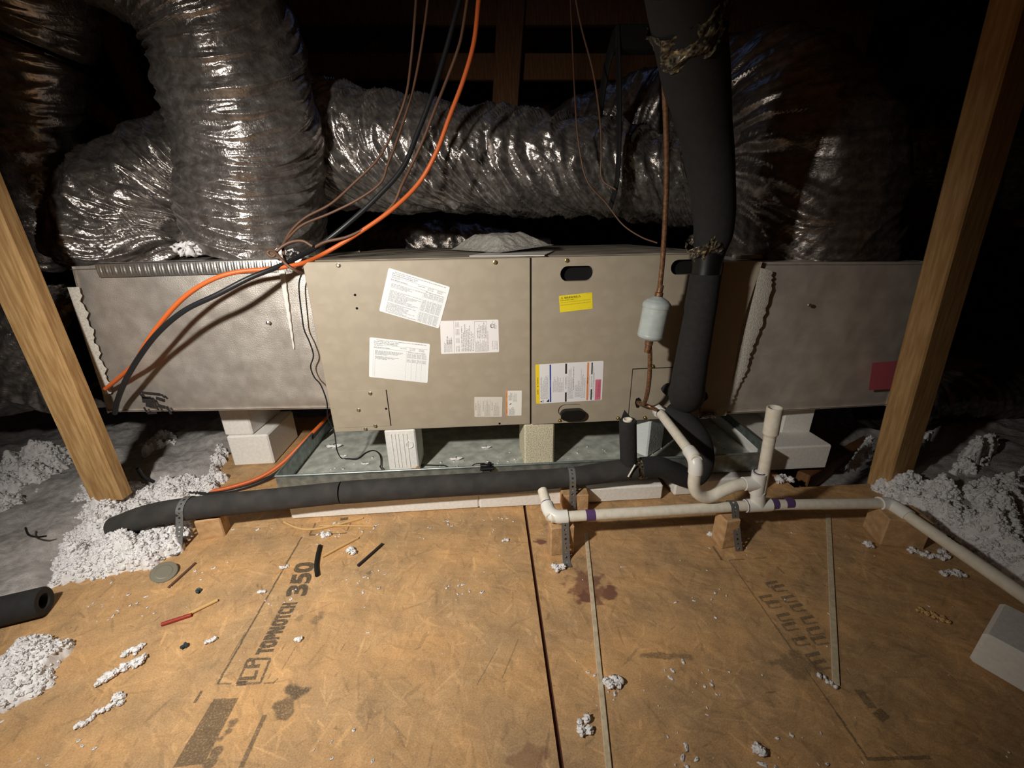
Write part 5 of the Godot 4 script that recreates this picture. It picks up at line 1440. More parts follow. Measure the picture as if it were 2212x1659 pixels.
func build_drains() -> void:
	var R := 0.0135
	var S := 0.0172
	# main white drain line with trap and standpipe: one glued assembly
	var o := thing("pvc_drain", Vector3(1.1603, 0.1044, 0.3100), "white plastic drain piping with trap, open standpipe and long level run to the right", "drain pipe")
	var e0 := Vector3(0.6205, 0.1065, 0.3100)
	var tee := Vector3(1.1591, 0.1102, 0.3100)
	var bend := Vector3(1.5241, 0.0929, 0.3100)
	var far := Vector3(1.5495, 0.0700, 0.6657)
	obj("pipe", rod(e0, tee, R, 20), M.pvc, o)
	obj("pipe", rod(tee, bend, R, 20), M.pvc, o)
	obj("pipe", rod(bend, far, R * 1.05, 20), M.pvc, o)
	var up0 := Vector3(0.6113, 0.1235, 0.2200)
	obj("pipe", rod(e0, up0, R, 20), M.pvc, o)
	obj("elbow", poly(arc(e0 + (tee - e0).normalized() * 0.042, e0, e0 + (up0 - e0).normalized() * 0.042, 0.03), S), M.pvc_white, o)
	var run := (tee - e0).normalized()
	obj("tee", rod(tee - run * 0.032, tee + run * 0.032, S, 20), M.pvc_white, o)
	var st := Vector3(1.1451, 0.1786, 0.3100)
	obj("tee_branch", rod(tee, tee.lerp(st, 0.62), S, 20), M.pvc_white, o)
	# standpipe
	var top := Vector3(1.1440, 0.3891, 0.3100)
	var upv := (top - tee).normalized()
	obj("standpipe", rod(tee, top - upv * 0.07, R, 20), M.pvc, o)
	var b := MB.new()
	b.lathe([Vector2(0.0135, -0.008), Vector2(S, 0.0), Vector2(S, 0.0665), Vector2(S - 0.001, 0.0675), Vector2(0.0142, 0.0675), Vector2(0.0138, 0.03), Vector2(0, 0.03)], along(upv, top - upv * 0.07), 24)
	obj("coupling", b, M.pvc, o, "open-topped coupling")
	obj("trap_tee", rod(st - upv * 0.03, st + upv * 0.03, S, 20), M.pvc_white, o)
	var j := Vector3(1.1078, 0.1781, 0.3100)
	obj("trap_tee_branch", rod(st, j, S, 20), M.pvc_white, o)
	# trap: from the tee down and round, up to the street elbow, back to the cabinet
	var low := Vector3(1.0017, 0.1428, 0.3100)
	var ell := Vector3(0.9758, 0.2523, 0.3100)
	var nut := Vector3(0.9948, 0.2575, 0.0350)
	var tr := [j, Vector3(1.0835, 0.1726, 0.3100), Vector3(1.0558, 0.1591, 0.3100), Vector3(1.0315, 0.1452, 0.3100), Vector3(1.0098, 0.1451, 0.3100), Vector3(0.9897, 0.1589, 0.3100), Vector3(0.9792, 0.1816, 0.3100), Vector3(0.9768, 0.2061, 0.3100), Vector3(0.9768, 0.2300, 0.3100)]
	b = MB.new()
	b.tube(curve(tr, 8), R * 1.08, 20)
	obj("trap_bend", b, M.pvc, o)
	obj("outlet_pipe", rod(nut, ell, R, 20), M.pvc, o)
	obj("elbow", poly(arc(ell + (nut - ell).normalized() * 0.045, ell, ell + (Vector3(0.9778, 0.1993, 0.3100) - ell).normalized() * 0.034, 0.03), S), M.pvc_white, o)
	b = MB.new()
	b.lathe([Vector2(0, 0), Vector2(0.019, 0), Vector2(0.0195, 0.002), Vector2(0.0195, 0.022), Vector2(0.018, 0.024), Vector2(0, 0.024)], along(ell - nut, nut - (ell - nut).normalized() * 0.012), 6)
	obj("outlet_nut", b, M.pvc_white, o, "white hexagon fitting")
	obj("elbow", poly(arc(bend - (bend - tee).normalized() * 0.03, bend, bend + (far - bend).normalized() * 0.05, 0.02), S), M.pvc_white, o)
	# purple primer rings, marks
	var dv := (ell - nut).normalized()
	var fv := (far - bend).normalized()
	for q in [[nut + dv * 0.014, dv, 0.004, R], [ell - dv * 0.05, dv, 0.006, R], [Vector3(0.9772, 0.2194, 0.3100), Vector3.UP, 0.004, R * 1.08], [tee + run * 0.037, run, 0.013, R], [tee + run * 0.07, run, 0.02, R], [tee - run * 0.034, run, 0.002, S], [tee + upv * 0.037, upv, 0.005, R], [st + upv * 0.031, upv, 0.003, R], [e0 + (up0 - e0).normalized() * 0.043, (up0 - e0).normalized(), 0.005, R], [e0 + run * 0.088, run, 0.024, R]]:
		b = MB.new()
		var r: float = q[3] + 0.0007
		var ang := 26
		b.lathe([Vector2(r - 0.001, 0), Vector2(r, 0.0005), Vector2(r, q[2] - 0.0005), Vector2(r - 0.001, q[2])], along(q[1], q[0]), ang)
		obj("primer_ring", b, M.primer, o, "purple primer")
	for q in [[0.13, 0.03, 11], [0.40, 0.09, 14], [0.60, 0.06, 9]]:
		b = MB.new()
		for k in q[2]:
			var f: float = q[0] + q[1] * k / q[2]
			var c: Vector3 = bend + fv * f
			var sidev := fv.cross(Vector3.UP).normalized()
			var nn := (Vector3.UP * 0.9 - sidev * 0.25).normalized()
			var tv := fv.cross(nn).normalized()
			var w: float = 0.0028 + 0.0014 * ((k * 7) % 3)
			var p := c + nn * (R * 1.05 + 0.0003)
			b.quad(p - tv * w - fv * 0.0014, p + tv * w - fv * 0.0014, p + tv * w + fv * 0.0014, p - tv * w + fv * 0.0014, nn)
		obj("printed_line", b, M.ink, o)
	# insulated drain
	o = thing("insulated_drain", Vector3(0.8699, 0.1346, 0.1500), "black foam-insulated drain pipe running level in front of the pan, with a short upright vent", "insulated drain")
	var jn := Vector3(0.0509, 0.1029, 0.1520)
	b = MB.new()
	b.tube(curve([Vector3(-0.5393, 0.0534, 0.1900), Vector3(-0.4419, 0.0856, 0.1870), Vector3(-0.3216, 0.0941, 0.1750), Vector3(-0.1211, 0.0962, 0.1580), jn], 8), 0.0305, 24)
	obj("sleeve", b, M.rubber_dust, o)
	b = MB.new()
	b.tube(curve([jn + Vector3(0.0035, 0, 0), Vector3(0.2600, 0.1032, 0.1460), Vector3(0.4980, 0.1036, 0.1420), Vector3(0.7010, 0.1079, 0.1400), Vector3(0.8372, 0.1222, 0.1400), Vector3(0.8948, 0.1253, 0.1400)], 8), spread([0.0315, 0.0315, 0.031, 0.0285, 0.031, 0.0315], 8), 24)
	obj("sleeve", b, M.rubber_dust, o)
	b = MB.new()
	b.tube(curve([Vector3(0.9124, 0.1290, 0.1400), Vector3(0.9680, 0.1275, 0.1400), Vector3(1.0127, 0.1044, 0.1400), Vector3(1.0678, 0.0802, 0.1350), Vector3(1.0993, 0.0962, 0.1300), Vector3(1.1069, 0.1457, 0.1200), Vector3(1.0935, 0.1978, 0.1000), Vector3(1.0596, 0.2384, 0.0700), Vector3(1.0208, 0.2525, 0.0300)], 8), spread([0.03, 0.031, 0.03, 0.029, 0.029, 0.031, 0.032, 0.031, 0.028], 8), 24)
	obj("rear_sleeve", b, M.rubber, o)
	b = MB.new()
	var vt := Vector3(0.8590, 0.2845, 0.1400)
	var vb := Vector3(0.8753, 0.1280, 0.1400)
	b.lathe([Vector2(0, 0), Vector2(0.0238, 0), Vector2(0.0238, vb.distance_to(vt) - 0.004), Vector2(0.022, vb.distance_to(vt)), Vector2(0.0135, vb.distance_to(vt)), Vector2(0.0135, vb.distance_to(vt) - 0.02)], along(vt - vb, vb), 24)
	obj("vent_sleeve", b, M.rubber, o)
	b = MB.new()
	var vd := (vt - vb).normalized()
	b.lathe([Vector2(0.013, -0.06), Vector2(0.013, 0.0035), Vector2(0.0105, 0.0045), Vector2(0.0098, -0.02), Vector2(0, -0.02)], along(vd, vt), 24)
	obj("vent_pipe", b, M.pvc, o, "white pipe end inside the vent")
	b = MB.new()
	b.tri(Vector3(0.8433, 0.2780, 0.1250), Vector3(0.8544, 0.3082, 0.1200), Vector3(0.8798, 0.2768, 0.1200), Vector3.BACK); b.tri(Vector3(0.8458, 0.2745, 0.1180), Vector3(0.8562, 0.3058, 0.1150), Vector3(0.8817, 0.2743, 0.1150), Vector3.FORWARD)
	obj("vent_flap", b, M.rubber, o)
	var tw := duct([Vector3(0.8265, 0.1181, 0.1400), Vector3(0.8715, 0.1234, 0.1400), Vector3(0.9308, 0.1249, 0.1400)], [0.0315, 0.035, 0.0315], 411, {"cols": 60, "per": 20, "fold": 0.01, "ks": 40.0, "kt": 24.0, "ring": 0.0})
	obj("tape_wrap", tw, M.brand_tape, o, "wrinkled foil tape printed in black")
	b = MB.new()
	b.tube(PackedVector3Array([Vector3(0.8613, 0.1254, 0.1780), Vector3(0.8803, 0.1601, 0.1720)]), 0.0025, 6)
	obj("tape_end", b, M.paper, o)
	# straps
	strap(Vector3(0.6544, 0.1156, 0.3100).x, -0.02, e0.y - 0.001, 0.31, R + 0.0008, 0.0, 0.345, 0.025, 0.03, "long perforated metal strap holding the white pipe by its left elbow")
	strap(Vector3(1.0903, 0.1016, 0.3100).x, -0.12, Vector3(1.0887, 0.1104, 0.3100).y, 0.31, R + 0.0008, 0.0, 0.352, 0.0, 0.03, "bent perforated metal strap on the white pipe left of the trap tee")
	strap(Vector3(0.7051, 0.1076, 0.1400).x, 0.0, Vector3(0.7051, 0.1076, 0.1400).y, 0.14, 0.0295, 0.012, 0.18, 0.0, 0.03, "perforated metal strap over the black insulated drain above the white elbow")
	strap(Vector3(-0.3504, 0.0945, 0.1770).x, 0.12, Vector3(-0.3504, 0.0945, 0.1770).y, 0.177, 0.0315, 0.004, 0.235, 0.02, 0.03, "dull perforated strap at the left end of the black insulated drain")

func build_cables() -> void:
	var g := "cables hanging over the cabinet's left end"
	tag(obj("cable", wire([Vector3(0.4952, 1.3385, -0.1000), Vector3(0.4871, 1.3038, -0.1000), Vector3(0.4720, 1.2225, -0.1000), Vector3(0.4425, 1.1463, -0.1000), Vector3(0.4019, 1.0661, -0.1000), Vector3(0.3592, 0.9817, -0.1000), Vector3(0.3070, 0.9099, -0.1000), Vector3(0.2353, 0.8462, -0.0800), Vector3(0.1458, 0.7886, -0.0600), Vector3(0.0482, 0.7370, -0.0500), Vector3(0.0026, 0.7135, 0.0000), Vector3(-0.0621, 0.7033, 0.0300), Vector3(-0.1439, 0.6977, 0.0500), Vector3(-0.2102, 0.6777, 0.0600), Vector3(-0.2829, 0.6374, 0.0600), Vector3(-0.3658, 0.5729, 0.0500), Vector3(-0.4303, 0.5130, 0.0400), Vector3(-0.4875, 0.4611, 0.0200), Vector3(-0.5524, 0.4203, 0.0000), Vector3(-0.6266, 0.3764, -0.0200)], 0.0058), M.orange), "orange flat cable coming down from the top and curving left across the foil box", "cable", g)
	tag(obj("cable", wire([Vector3(0.4624, 1.3828, -0.1600), Vector3(0.4286, 1.3007, -0.1600), Vector3(0.3930, 1.2141, -0.1600), Vector3(0.3572, 1.1301, -0.1500), Vector3(0.3138, 1.0433, -0.1400), Vector3(0.2641, 0.9499, -0.1200), Vector3(0.1910, 0.8768, -0.1000), Vector3(0.1126, 0.8129, -0.0800), Vector3(0.0292, 0.7550, -0.0600), Vector3(-0.0420, 0.7112, 0.0200), Vector3(-0.1082, 0.6844, 0.0600), Vector3(-0.1839, 0.6481, 0.0800), Vector3(-0.2714, 0.6116, 0.0800), Vector3(-0.3557, 0.5590, 0.0700), Vector3(-0.4370, 0.4945, 0.0500), Vector3(-0.5168, 0.4187, 0.0300), Vector3(-0.5875, 0.3470, 0.0000), Vector3(-0.6280, 0.2988, -0.0200)], 0.0066), M.cable_black), "thick black cable hanging from the top, curving across the foil box under the orange", "cable", g)
	tag(obj("cable", wire([Vector3(0.4716, 1.3737, -0.1400), Vector3(0.4451, 1.2650, -0.1400), Vector3(0.4281, 1.2173, -0.1400), Vector3(0.3923, 1.1479, -0.1400), Vector3(0.3593, 1.0835, -0.1300), Vector3(0.3261, 1.0187, -0.1250), Vector3(0.2899, 0.9576, -0.1200), Vector3(0.2604, 0.9047, -0.1000), Vector3(0.2346, 0.8583, -0.0900), Vector3(0.1835, 0.8116, -0.0700), Vector3(0.1163, 0.7774, -0.0500), Vector3(0.0565, 0.7645, -0.0400), Vector3(0.0276, 0.7512, -0.0300)], 0.004), M.cable_brown), "brown cable hanging between the thick black cable and the orange one", "cable", g)
	tag(obj("cable", wire([Vector3(0.3391, 1.3725, -0.1600), Vector3(0.3254, 1.2866, -0.1500), Vector3(0.3073, 1.2005, -0.1500), Vector3(0.2860, 1.1171, -0.1400), Vector3(0.2398, 1.0328, -0.1400), Vector3(0.1960, 0.9709, -0.1300), Vector3(0.1284, 0.9137, -0.1200), Vector3(0.0642, 0.8610, -0.1000), Vector3(-0.0023, 0.8262, -0.0800), Vector3(-0.0397, 0.7916, -0.0600), Vector3(-0.0568, 0.7595, -0.0400), Vector3(-0.0730, 0.7407, -0.0200)], 0.0034), M.cable_brown), "thin brown control wire, the upper of two, sagging to the cabinet corner", "cable", g)
	tag(obj("cable", wire([Vector3(0.3699, 1.3774, -0.1700), Vector3(0.3426, 1.2660, -0.1700), Vector3(0.3058, 1.1432, -0.1600), Vector3(0.2596, 1.0327, -0.1400), Vector3(0.2252, 0.9581, -0.1200), Vector3(0.2018, 0.9120, -0.1100), Vector3(0.1404, 0.8717, -0.1000), Vector3(0.0637, 0.8373, -0.0900), Vector3(-0.0077, 0.8086, -0.0700), Vector3(-0.0418, 0.7777, -0.0500), Vector3(-0.0527, 0.7573, -0.0300), Vector3(-0.0518, 0.7286, -0.0200), Vector3(-0.0382, 0.7167, 0.0000)], 0.0034), M.cable_brown), "thin brown control wire, the lower of two, ending at the black cable", "cable", g)
	tag(obj("cable", wire([Vector3(0.0260, 0.7539, -0.0200), Vector3(0.0047, 0.7670, -0.0200), Vector3(-0.0227, 0.7663, -0.0200), Vector3(-0.0460, 0.7565, -0.0150), Vector3(-0.0630, 0.7432, -0.0100), Vector3(-0.0702, 0.7321, -0.0050), Vector3(-0.0795, 0.7323, -0.0050), Vector3(-0.0847, 0.7404, -0.0050), Vector3(-0.0765, 0.7460, -0.0050), Vector3(-0.0610, 0.7416, 0.0050), Vector3(-0.0432, 0.7272, 0.0200), Vector3(-0.0263, 0.7090, 0.0250), Vector3(-0.0103, 0.6956, 0.0200), Vector3(-0.0060, 0.6878, 0.0000)], 0.0038), M.cable_brown), "dark brown wire making a small loop at the cabinet's upper left corner", "cable", g)
	tag(obj("cable", wire([Vector3(-0.0103, 0.6870, -0.0100), Vector3(-0.0249, 0.6602, -0.0150), Vector3(-0.0304, 0.6257, -0.0150), Vector3(-0.0341, 0.5751, -0.0150), Vector3(-0.0359, 0.5333, -0.0150), Vector3(-0.0277, 0.4956, -0.0150), Vector3(-0.0245, 0.4571, -0.0150), Vector3(-0.0385, 0.4239, -0.0150), Vector3(-0.0341, 0.3909, -0.0150), Vector3(-0.0200, 0.3656, -0.0150), Vector3(-0.0120, 0.3117, -0.0150), Vector3(-0.0242, 0.2561, -0.0300), Vector3(-0.0184, 0.2240, -0.0300), Vector3(-0.0071, 0.2022, -0.0150), Vector3(-0.0050, 0.1522, -0.0050), Vector3(-0.0375, 0.0640, -0.1050), Vector3(-0.0141, 0.0640, -0.0999), Vector3(0.0178, 0.0640, -0.0971), Vector3(0.0353, 0.0640, -0.1358), Vector3(0.0606, 0.0640, -0.1496), Vector3(0.0917, 0.0660, -0.1085), Vector3(0.1093, 0.0660, -0.0475), Vector3(0.1110, 0.0700, -0.0297), Vector3(0.1373, 0.0800, 0.0208)], 0.0019, 8, 6), M.black), "thin black wire wandering down the cabinet's left edge into the pan", "wire")
	tag(obj("cable", wire([Vector3(0.1951, 0.0660, 0.0148), Vector3(0.2363, 0.0660, -0.0306), Vector3(0.2970, 0.0660, -0.0281), Vector3(0.3232, 0.0660, -0.0230), Vector3(0.3437, 0.0660, 0.0064), Vector3(0.3747, 0.0640, 0.0060), Vector3(0.4004, 0.0700, 0.0096), Vector3(0.4208, 0.0900, 0.0159), Vector3(0.4493, 0.1000, 0.0291), Vector3(0.4615, 0.1227, 0.0800)], 0.0018, 8, 6), M.black), "thin black wire lying in the pan and ending at the float switch", "wire")
	tag(obj("cable", wire([Vector3(-0.1417, 0.1300, -0.3392), Vector3(-0.1471, 0.1300, -0.2309), Vector3(-0.1845, 0.1000, -0.1673), Vector3(-0.2431, 0.0500, -0.1162), Vector3(-0.3075, 0.0200, -0.0772), Vector3(-0.3800, 0.0120, -0.0420), Vector3(-0.4377, 0.0120, -0.0215)], 0.0066, 8, 10), M.orange), "orange cable lying on the deck beside the drain pan's left end", "cable")
	tag(obj("cable", wire([Vector3(-0.1377, 0.1300, -0.3175), Vector3(-0.1451, 0.1200, -0.2208), Vector3(-0.1854, 0.0800, -0.1602), Vector3(-0.2454, 0.0300, -0.1189), Vector3(-0.2963, 0.0120, -0.0664), Vector3(-0.3701, 0.0100, -0.0236), Vector3(-0.4519, 0.0100, -0.0156), Vector3(-0.5462, 0.0300, -0.0203)], 0.0055, 8, 10), M.cable_black), "black cable lying beside the orange one on the deck left of the pan", "cable")
	tag(obj("cable", wire([Vector3(0.7560, 1.4113, -0.3000), Vector3(0.7807, 1.3280, -0.3000), Vector3(0.8149, 1.2084, -0.2700), Vector3(0.8336, 1.0857, -0.2400), Vector3(0.8378, 0.9980, -0.2200), Vector3(0.8436, 0.9284, -0.2200), Vector3(0.8830, 0.8955, -0.2000)], 0.0028), M.cable_brown), "fine brown wire hanging in front of the long foil duct, left of the black hanger", "wire")
	tag(obj("cable", wire([Vector3(0.7599, 1.4871, -0.4000), Vector3(0.7671, 1.2643, -0.3400), Vector3(0.7608, 1.1231, -0.2500), Vector3(0.7681, 1.0226, -0.2200), Vector3(0.7957, 0.9227, -0.2100), Vector3(0.8570, 0.8571, -0.2000), Vector3(0.9061, 0.7965, -0.1800), Vector3(0.9532, 0.7599, -0.1400), Vector3(0.9890, 0.7430, -0.1000)], 0.0024), M.cable_brown), "very fine wire over the long foil duct, slanting to the cabinet top beside copper line", "wire")
	tag(obj("cable", wire([Vector3(-0.6424, 0.1000, -0.0374), Vector3(-0.6480, 0.0600, -0.0518), Vector3(-0.6419, 0.0300, -0.0696)], 0.0055), M.cable_black), "short dark cable end at the foot of the left post", "cable")
	tag(obj("cable", wire([Vector3(-0.7595, 0.0700, 0.1917), Vector3(-0.7055, 0.0800, 0.2339), Vector3(-0.6749, 0.0800, 0.2447), Vector3(-0.6706, 0.0700, 0.2303)], 0.0022), M.black), "curl of black wire sticking out of the grey wool at the left", "wire")

func clump(label: String, p: Vector3, size: Vector3, sd: int, m: Material, turn := 0.0, cat := "insulation tuft", group := "", name := "wool_tuft") -> void:
	var b := MB.new()
	var rg := RandomNumberGenerator.new()
	rg.seed = sd
	var n := maxi(5, int(size.x / minf(size.y, size.z) * 4.0))
	for i in n:
		var r := minf(size.y, size.z) * rg.randf_range(0.45, 0.85)
		var t := tuft_mesh(sd * 31 + i, Vector3(r, r * 0.8, r), 12, 16, 0.6)
		var q := Vector3((i + 0.5) / n * 2.0 - 1.0, 0, 0) * size.x * 0.8 + Vector3(rg.randfn(0, 0.15) * size.x * 0.3, rg.randf_range(-0.2, 0.2) * size.y, rg.randfn(0, 0.35) * size.z)
		if n == 5: q = Vector3(rg.randfn(0, 0.4) * size.x, rg.randf_range(-0.3, 0.3) * size.y, rg.randfn(0, 0.4) * size.z)
		join(b, place(t, at(q, Vector3(rg.randf() * 360, rg.randf() * 360, 0))))
	for i in b.v.size():
		b.v[i].y = maxf(b.v[i].y, -size.y * 0.55)
	place(b, at(p + Vector3(0, size.y * 0.55 + 0.0005, 0), Vector3(0, turn, 0)))
	tag(obj(name, b, m), label, cat, group)

func build_debris() -> void:
	var g := "white wool tufts dropped on the deck"
	var list := [
		["round white tuft touching the pale lath right of the floor joint", Vector3(0.6857, 0.0000, 0.6446), Vector3(0.017, 0.011, 0.015), 0.0],
		["white tuft between floor joint and lath near the bottom edge", Vector3(0.6170, 0.0000, 0.7135), Vector3(0.014, 0.009, 0.017), 30.0],
		["white tuft at the foot of the long perforated strap", Vector3(0.6310, 0.0000, 0.3740), Vector3(0.016, 0.009, 0.011), -10.0],
		["small crumpled tuft between the curved black rubber strip and the black stick", Vector3(0.0981, 0.0000, 0.2746), Vector3(0.011, 0.009, 0.01), 0.0],
		["long smeared tuft lying aslant on the left of the deck", Vector3(-0.2488, 0.0000, 0.5576), Vector3(0.045, 0.008, 0.012), 40.0],
		["short fat tuft just behind the long smeared one", Vector3(-0.2586, 0.0000, 0.5164), Vector3(0.016, 0.007, 0.011), 20.0],
		["frayed tuft nearest the lower left corner", Vector3(-0.2107, 0.0000, 0.6052), Vector3(0.013, 0.006, 0.017), 10.0],
		["thin frayed streak of wool below the long smeared tuft", Vector3(-0.2267, 0.0000, 0.6335), Vector3(0.03, 0.005, 0.008), 50.0],
		["tailed tuft at the bottom edge right of the lath", Vector3(0.8878, 0.0000, 0.7644), Vector3(0.012, 0.008, 0.018), 20.0],
		["thin wisp at the near end of the right-hand lath", Vector3(1.0780, 0.0000, 0.6748), Vector3(0.006, 0.006, 0.022), 25.0],
		["single white tuft on the deck right of the right-hand lath's far end", Vector3(1.4441, 0.0000, 0.3606), Vector3(0.01, 0.01, 0.009), 0.0],
		["drifted line of wool in front of the right-hand wood block", Vector3(1.5617, 0.0000, 0.4005), Vector3(0.045, 0.007, 0.012), -30.0],
		["loose cluster of wool below the long white pipe at the right", Vector3(1.5593, 0.0000, 0.4623), Vector3(0.03, 0.008, 0.012), -10.0],
		["square white crumb close under the white pipe at the right", Vector3(1.6067, 0.0000, 0.3946), Vector3(0.013, 0.008, 0.012), 20.0],
		["shredded white pile on the deck behind the standpipe", Vector3(1.4291, 0.0000, 0.0699), Vector3(0.032, 0.016, 0.018), 0.0],
		["white crumb leaning on the middle wood block", Vector3(1.0641, 0.0000, 0.2886), Vector3(0.009, 0.008, 0.008), 0.0],
		["white scrap on the deck left of the floor joint", Vector3(0.5060, -0.0000, 0.2649), Vector3(0.011, 0.004, 0.006), 10.0],
		["white tuft among the wood splinters before the foam board", Vector3(0.0127, 0.0000, 0.2055), Vector3(0.013, 0.008, 0.011), 0.0],
		["flat white scrap beside the stamped frame line", Vector3(-0.0554, 0.0000, 0.3143), Vector3(0.011, 0.004, 0.006), 0.0],
		["white scrap left of the stamped lettering", Vector3(-0.0716, 0.0000, 0.3858), Vector3(0.01, 0.004, 0.005), 15.0],
		["white scrap at the left of the boxed stamp", Vector3(-0.1138, 0.0000, 0.5055), Vector3(0.012, 0.005, 0.006), 25.0],
		["white scrap right of the stamped lettering, in the open deck", Vector3(0.0676, 0.0000, 0.5160), Vector3(0.008, 0.005, 0.005), 20.0],
		["pale curl of shaving on the deck left of the white foam chunk", Vector3(1.4006, 0.0000, 0.5597), Vector3(0.03, 0.006, 0.01), -40.0]]
	for i in list.size():
		var e: Array = list[i]
		clump(e[0], e[1], e[2], 500 + i, M.wool if i != 22 else M.splinter, e[3], "insulation tuft", g)
	# crumbs too many to count
	var b := MB.new()
	var spots := [Vector3(-0.0077, 0.0000, 0.1700), Vector3(0.0222, 0.0000, 0.1820), Vector3(0.1491, 0.0000, 0.1730), Vector3(-0.2552, 0.0000, 0.3031), Vector3(-0.3388, 0.0000, 0.4104), Vector3(-0.4123, 0.0000, 0.3814), Vector3(-0.0215, 0.0000, 0.4163), Vector3(0.1712, 0.0000, 0.3583), Vector3(0.3995, 0.0000, 0.4220), Vector3(0.3359, 0.0000, 0.1980), Vector3(0.5009, 0.0000, 0.1719), Vector3(-0.1830, 0.0000, 0.1259), Vector3(0.8203, 0.0000, 0.6511), Vector3(0.8677, 0.0000, 0.6529), Vector3(0.7493, 0.0000, 0.7440), Vector3(0.6460, 0.0000, 0.6546), Vector3(0.2363, 0.0000, 0.7325), Vector3(-0.2478, 0.0000, 0.6954), Vector3(0.9414, 0.0000, 0.7851), Vector3(0.9641, 0.0000, 0.7896), Vector3(0.9569, 0.0000, 0.4763)]
	for i in 300:
		var p: Vector3 = spots[i % spots.size()] + Vector3(rng.randfn(0, 0.03), 0, rng.randfn(0, 0.022))
		if i >= 200: p = Vector3(rng.randf_range(-0.45, 1.5), 0, rng.randf_range(0.15, 0.85))
		if absf(p.x - 0.5715) < 0.006 or p.z < 0.15: continue
		var s := rng.randf_range(0.0008, 0.0032) * (1.0 if i < 200 else 0.6)
		join(b, place(tuft_mesh(600 + i, Vector3(s * rng.randf_range(0.8, 2.2), s * 0.6, s), 5, 7, 0.8), at(p + Vector3(0, s * 0.3, 0), Vector3(0, rng.randf() * 360, 0))))
	tag(obj("deck_crumbs", b, M.wool), "tiny white crumbs strewn over the tan deck", "debris", "", "stuff")
	b = MB.new()
	for i in 120:
		var p := Vector3(rng.randf_range(-0.1, 1.3), 0.0602, rng.randf_range(-0.12, 0.06))
		var s := rng.randf_range(0.001, 0.004)
		join(b, place(tuft_mesh(1100 + i, Vector3(s * 1.5, s * 0.6, s), 5, 7, 0.8), at(p + Vector3(0, s * 0.3, 0), Vector3(0, rng.randf() * 360, 0))))
	for e in [[Vector3(0.3546, 0.0600, -0.0677), 0.011], [Vector3(0.4568, 0.0600, -0.1371), 0.009], [Vector3(-0.0380, 0.0600, -0.1240), 0.006], [Vector3(-0.0933, 0.0600, -0.1938), 0.014], [Vector3(0.0540, 0.0600, -0.0649), 0.006]]:
		join(b, place(tuft_mesh(1300, Vector3(e[1] * 1.4, e[1] * 0.5, e[1] * 0.8), 8, 11, 0.9), at(e[0] + Vector3(0, e[1] * 0.3, 0))))
	tag(obj("pan_crumbs", b, M.wool), "white and yellowish crumbs scattered in the drain pan", "debris", "", "stuff")
	# laths on the deck
	b = beam(Vector3(0.7283, 0.0020, 0.2547), Vector3(0.6394, 0.0020, 0.7876), 0.0098, 0.004, Vector3.UP, 0.001)
	tag(obj("lath", b, M.lath), "long pale lath running to the bottom edge just right of the floor joint", "lath")
	b = beam(Vector3(1.4401, 0.0020, 0.2355), Vector3(1.0884, 0.0020, 0.6784), 0.0115, 0.004, Vector3.UP, 0.001)
	tag(obj("lath", b, M.lath), "pale lath on the dim right part of the deck", "lath")
	# splinters
	var h := "wood splinters before the foam board"
	for e in [[[Vector3(-0.1318, 0.0040, 0.1410), Vector3(-0.0855, 0.0030, 0.1672), Vector3(-0.0419, 0.0040, 0.1796), Vector3(0.0191, 0.0050, 0.1703), Vector3(0.0934, 0.0030, 0.1400)], 0.0042, "bent splinter lying closest to the foam board"], [[Vector3(-0.0215, 0.0040, 0.1658), Vector3(0.0518, 0.0040, 0.1718), Vector3(0.1354, 0.0030, 0.1794)], 0.003, "thin straight splinter crossing behind the bent one"], [[Vector3(0.0319, 0.0030, 0.2871), Vector3(0.0665, 0.0040, 0.2564), Vector3(0.1041, 0.0030, 0.2235)], 0.0042, "straight splinter slanting beside the curved black rubber strip"]]:
		b = MB.new()
		b.tube(curve(e[0], 6), e[1], 6, true, 0.6)
		tag(obj("splinter", b, M.splinter), e[2], "splinter", h)
	b = MB.new()
	b.tube(curve([Vector3(0.0106, 0.0050, 0.2480), Vector3(0.0179, 0.0050, 0.2833), Vector3(0.0277, 0.0050, 0.3183), Vector3(0.0421, 0.0050, 0.3502)], 8), 0.005, 10)
	tag(obj("rubber_strip", b, M.black), "short curved black rubber strip across the stamped number", "rubber strip")
	tag(obj("black_stick", rod(Vector3(0.1324, 0.0040, 0.3255), Vector3(0.1762, 0.0040, 0.2533), 0.0036, 8), M.ink), "straight black stick right of the splinters", "stick")
	tag(obj("brown_stick", rod(Vector3(-0.3009, 0.0030, 0.3576), Vector3(-0.2879, 0.0030, 0.2823), 0.0028, 8), M.cable_brown), "thin brown stick beside the grey metal disc", "stick")
	var o := thing("match_stick", Vector3(-0.2039, 0.0000, 0.4325), "wooden stick with one half painted red on the left of the deck", "stick")
	obj("red_end", rod(Vector3(-0.2431, 0.0040, 0.4599), Vector3(-0.1939, 0.0040, 0.4400), 0.0042, 8), M.red, o, "red half")
	obj("bare_end", rod(Vector3(-0.2008, 0.0050, 0.4380), Vector3(-0.1602, 0.0040, 0.4042), 0.0038, 8), M.splinter, o)
	b = MB.new()
	b.lathe([Vector2(0, 0), Vector2(0.026, 0), Vector2(0.027, 0.0008), Vector2(0.026, 0.0016), Vector2(0.018, 0.0018), Vector2(0.016, 0.0026), Vector2(0, 0.0026)], at(Vector3(-0.3373, 0.0120, 0.3173), Vector3(16, 0, -20)), 28)
	tag(obj("metal_disc", b, M.zinc), "round grey metal knockout disc at the edge of the white wool", "metal disc")
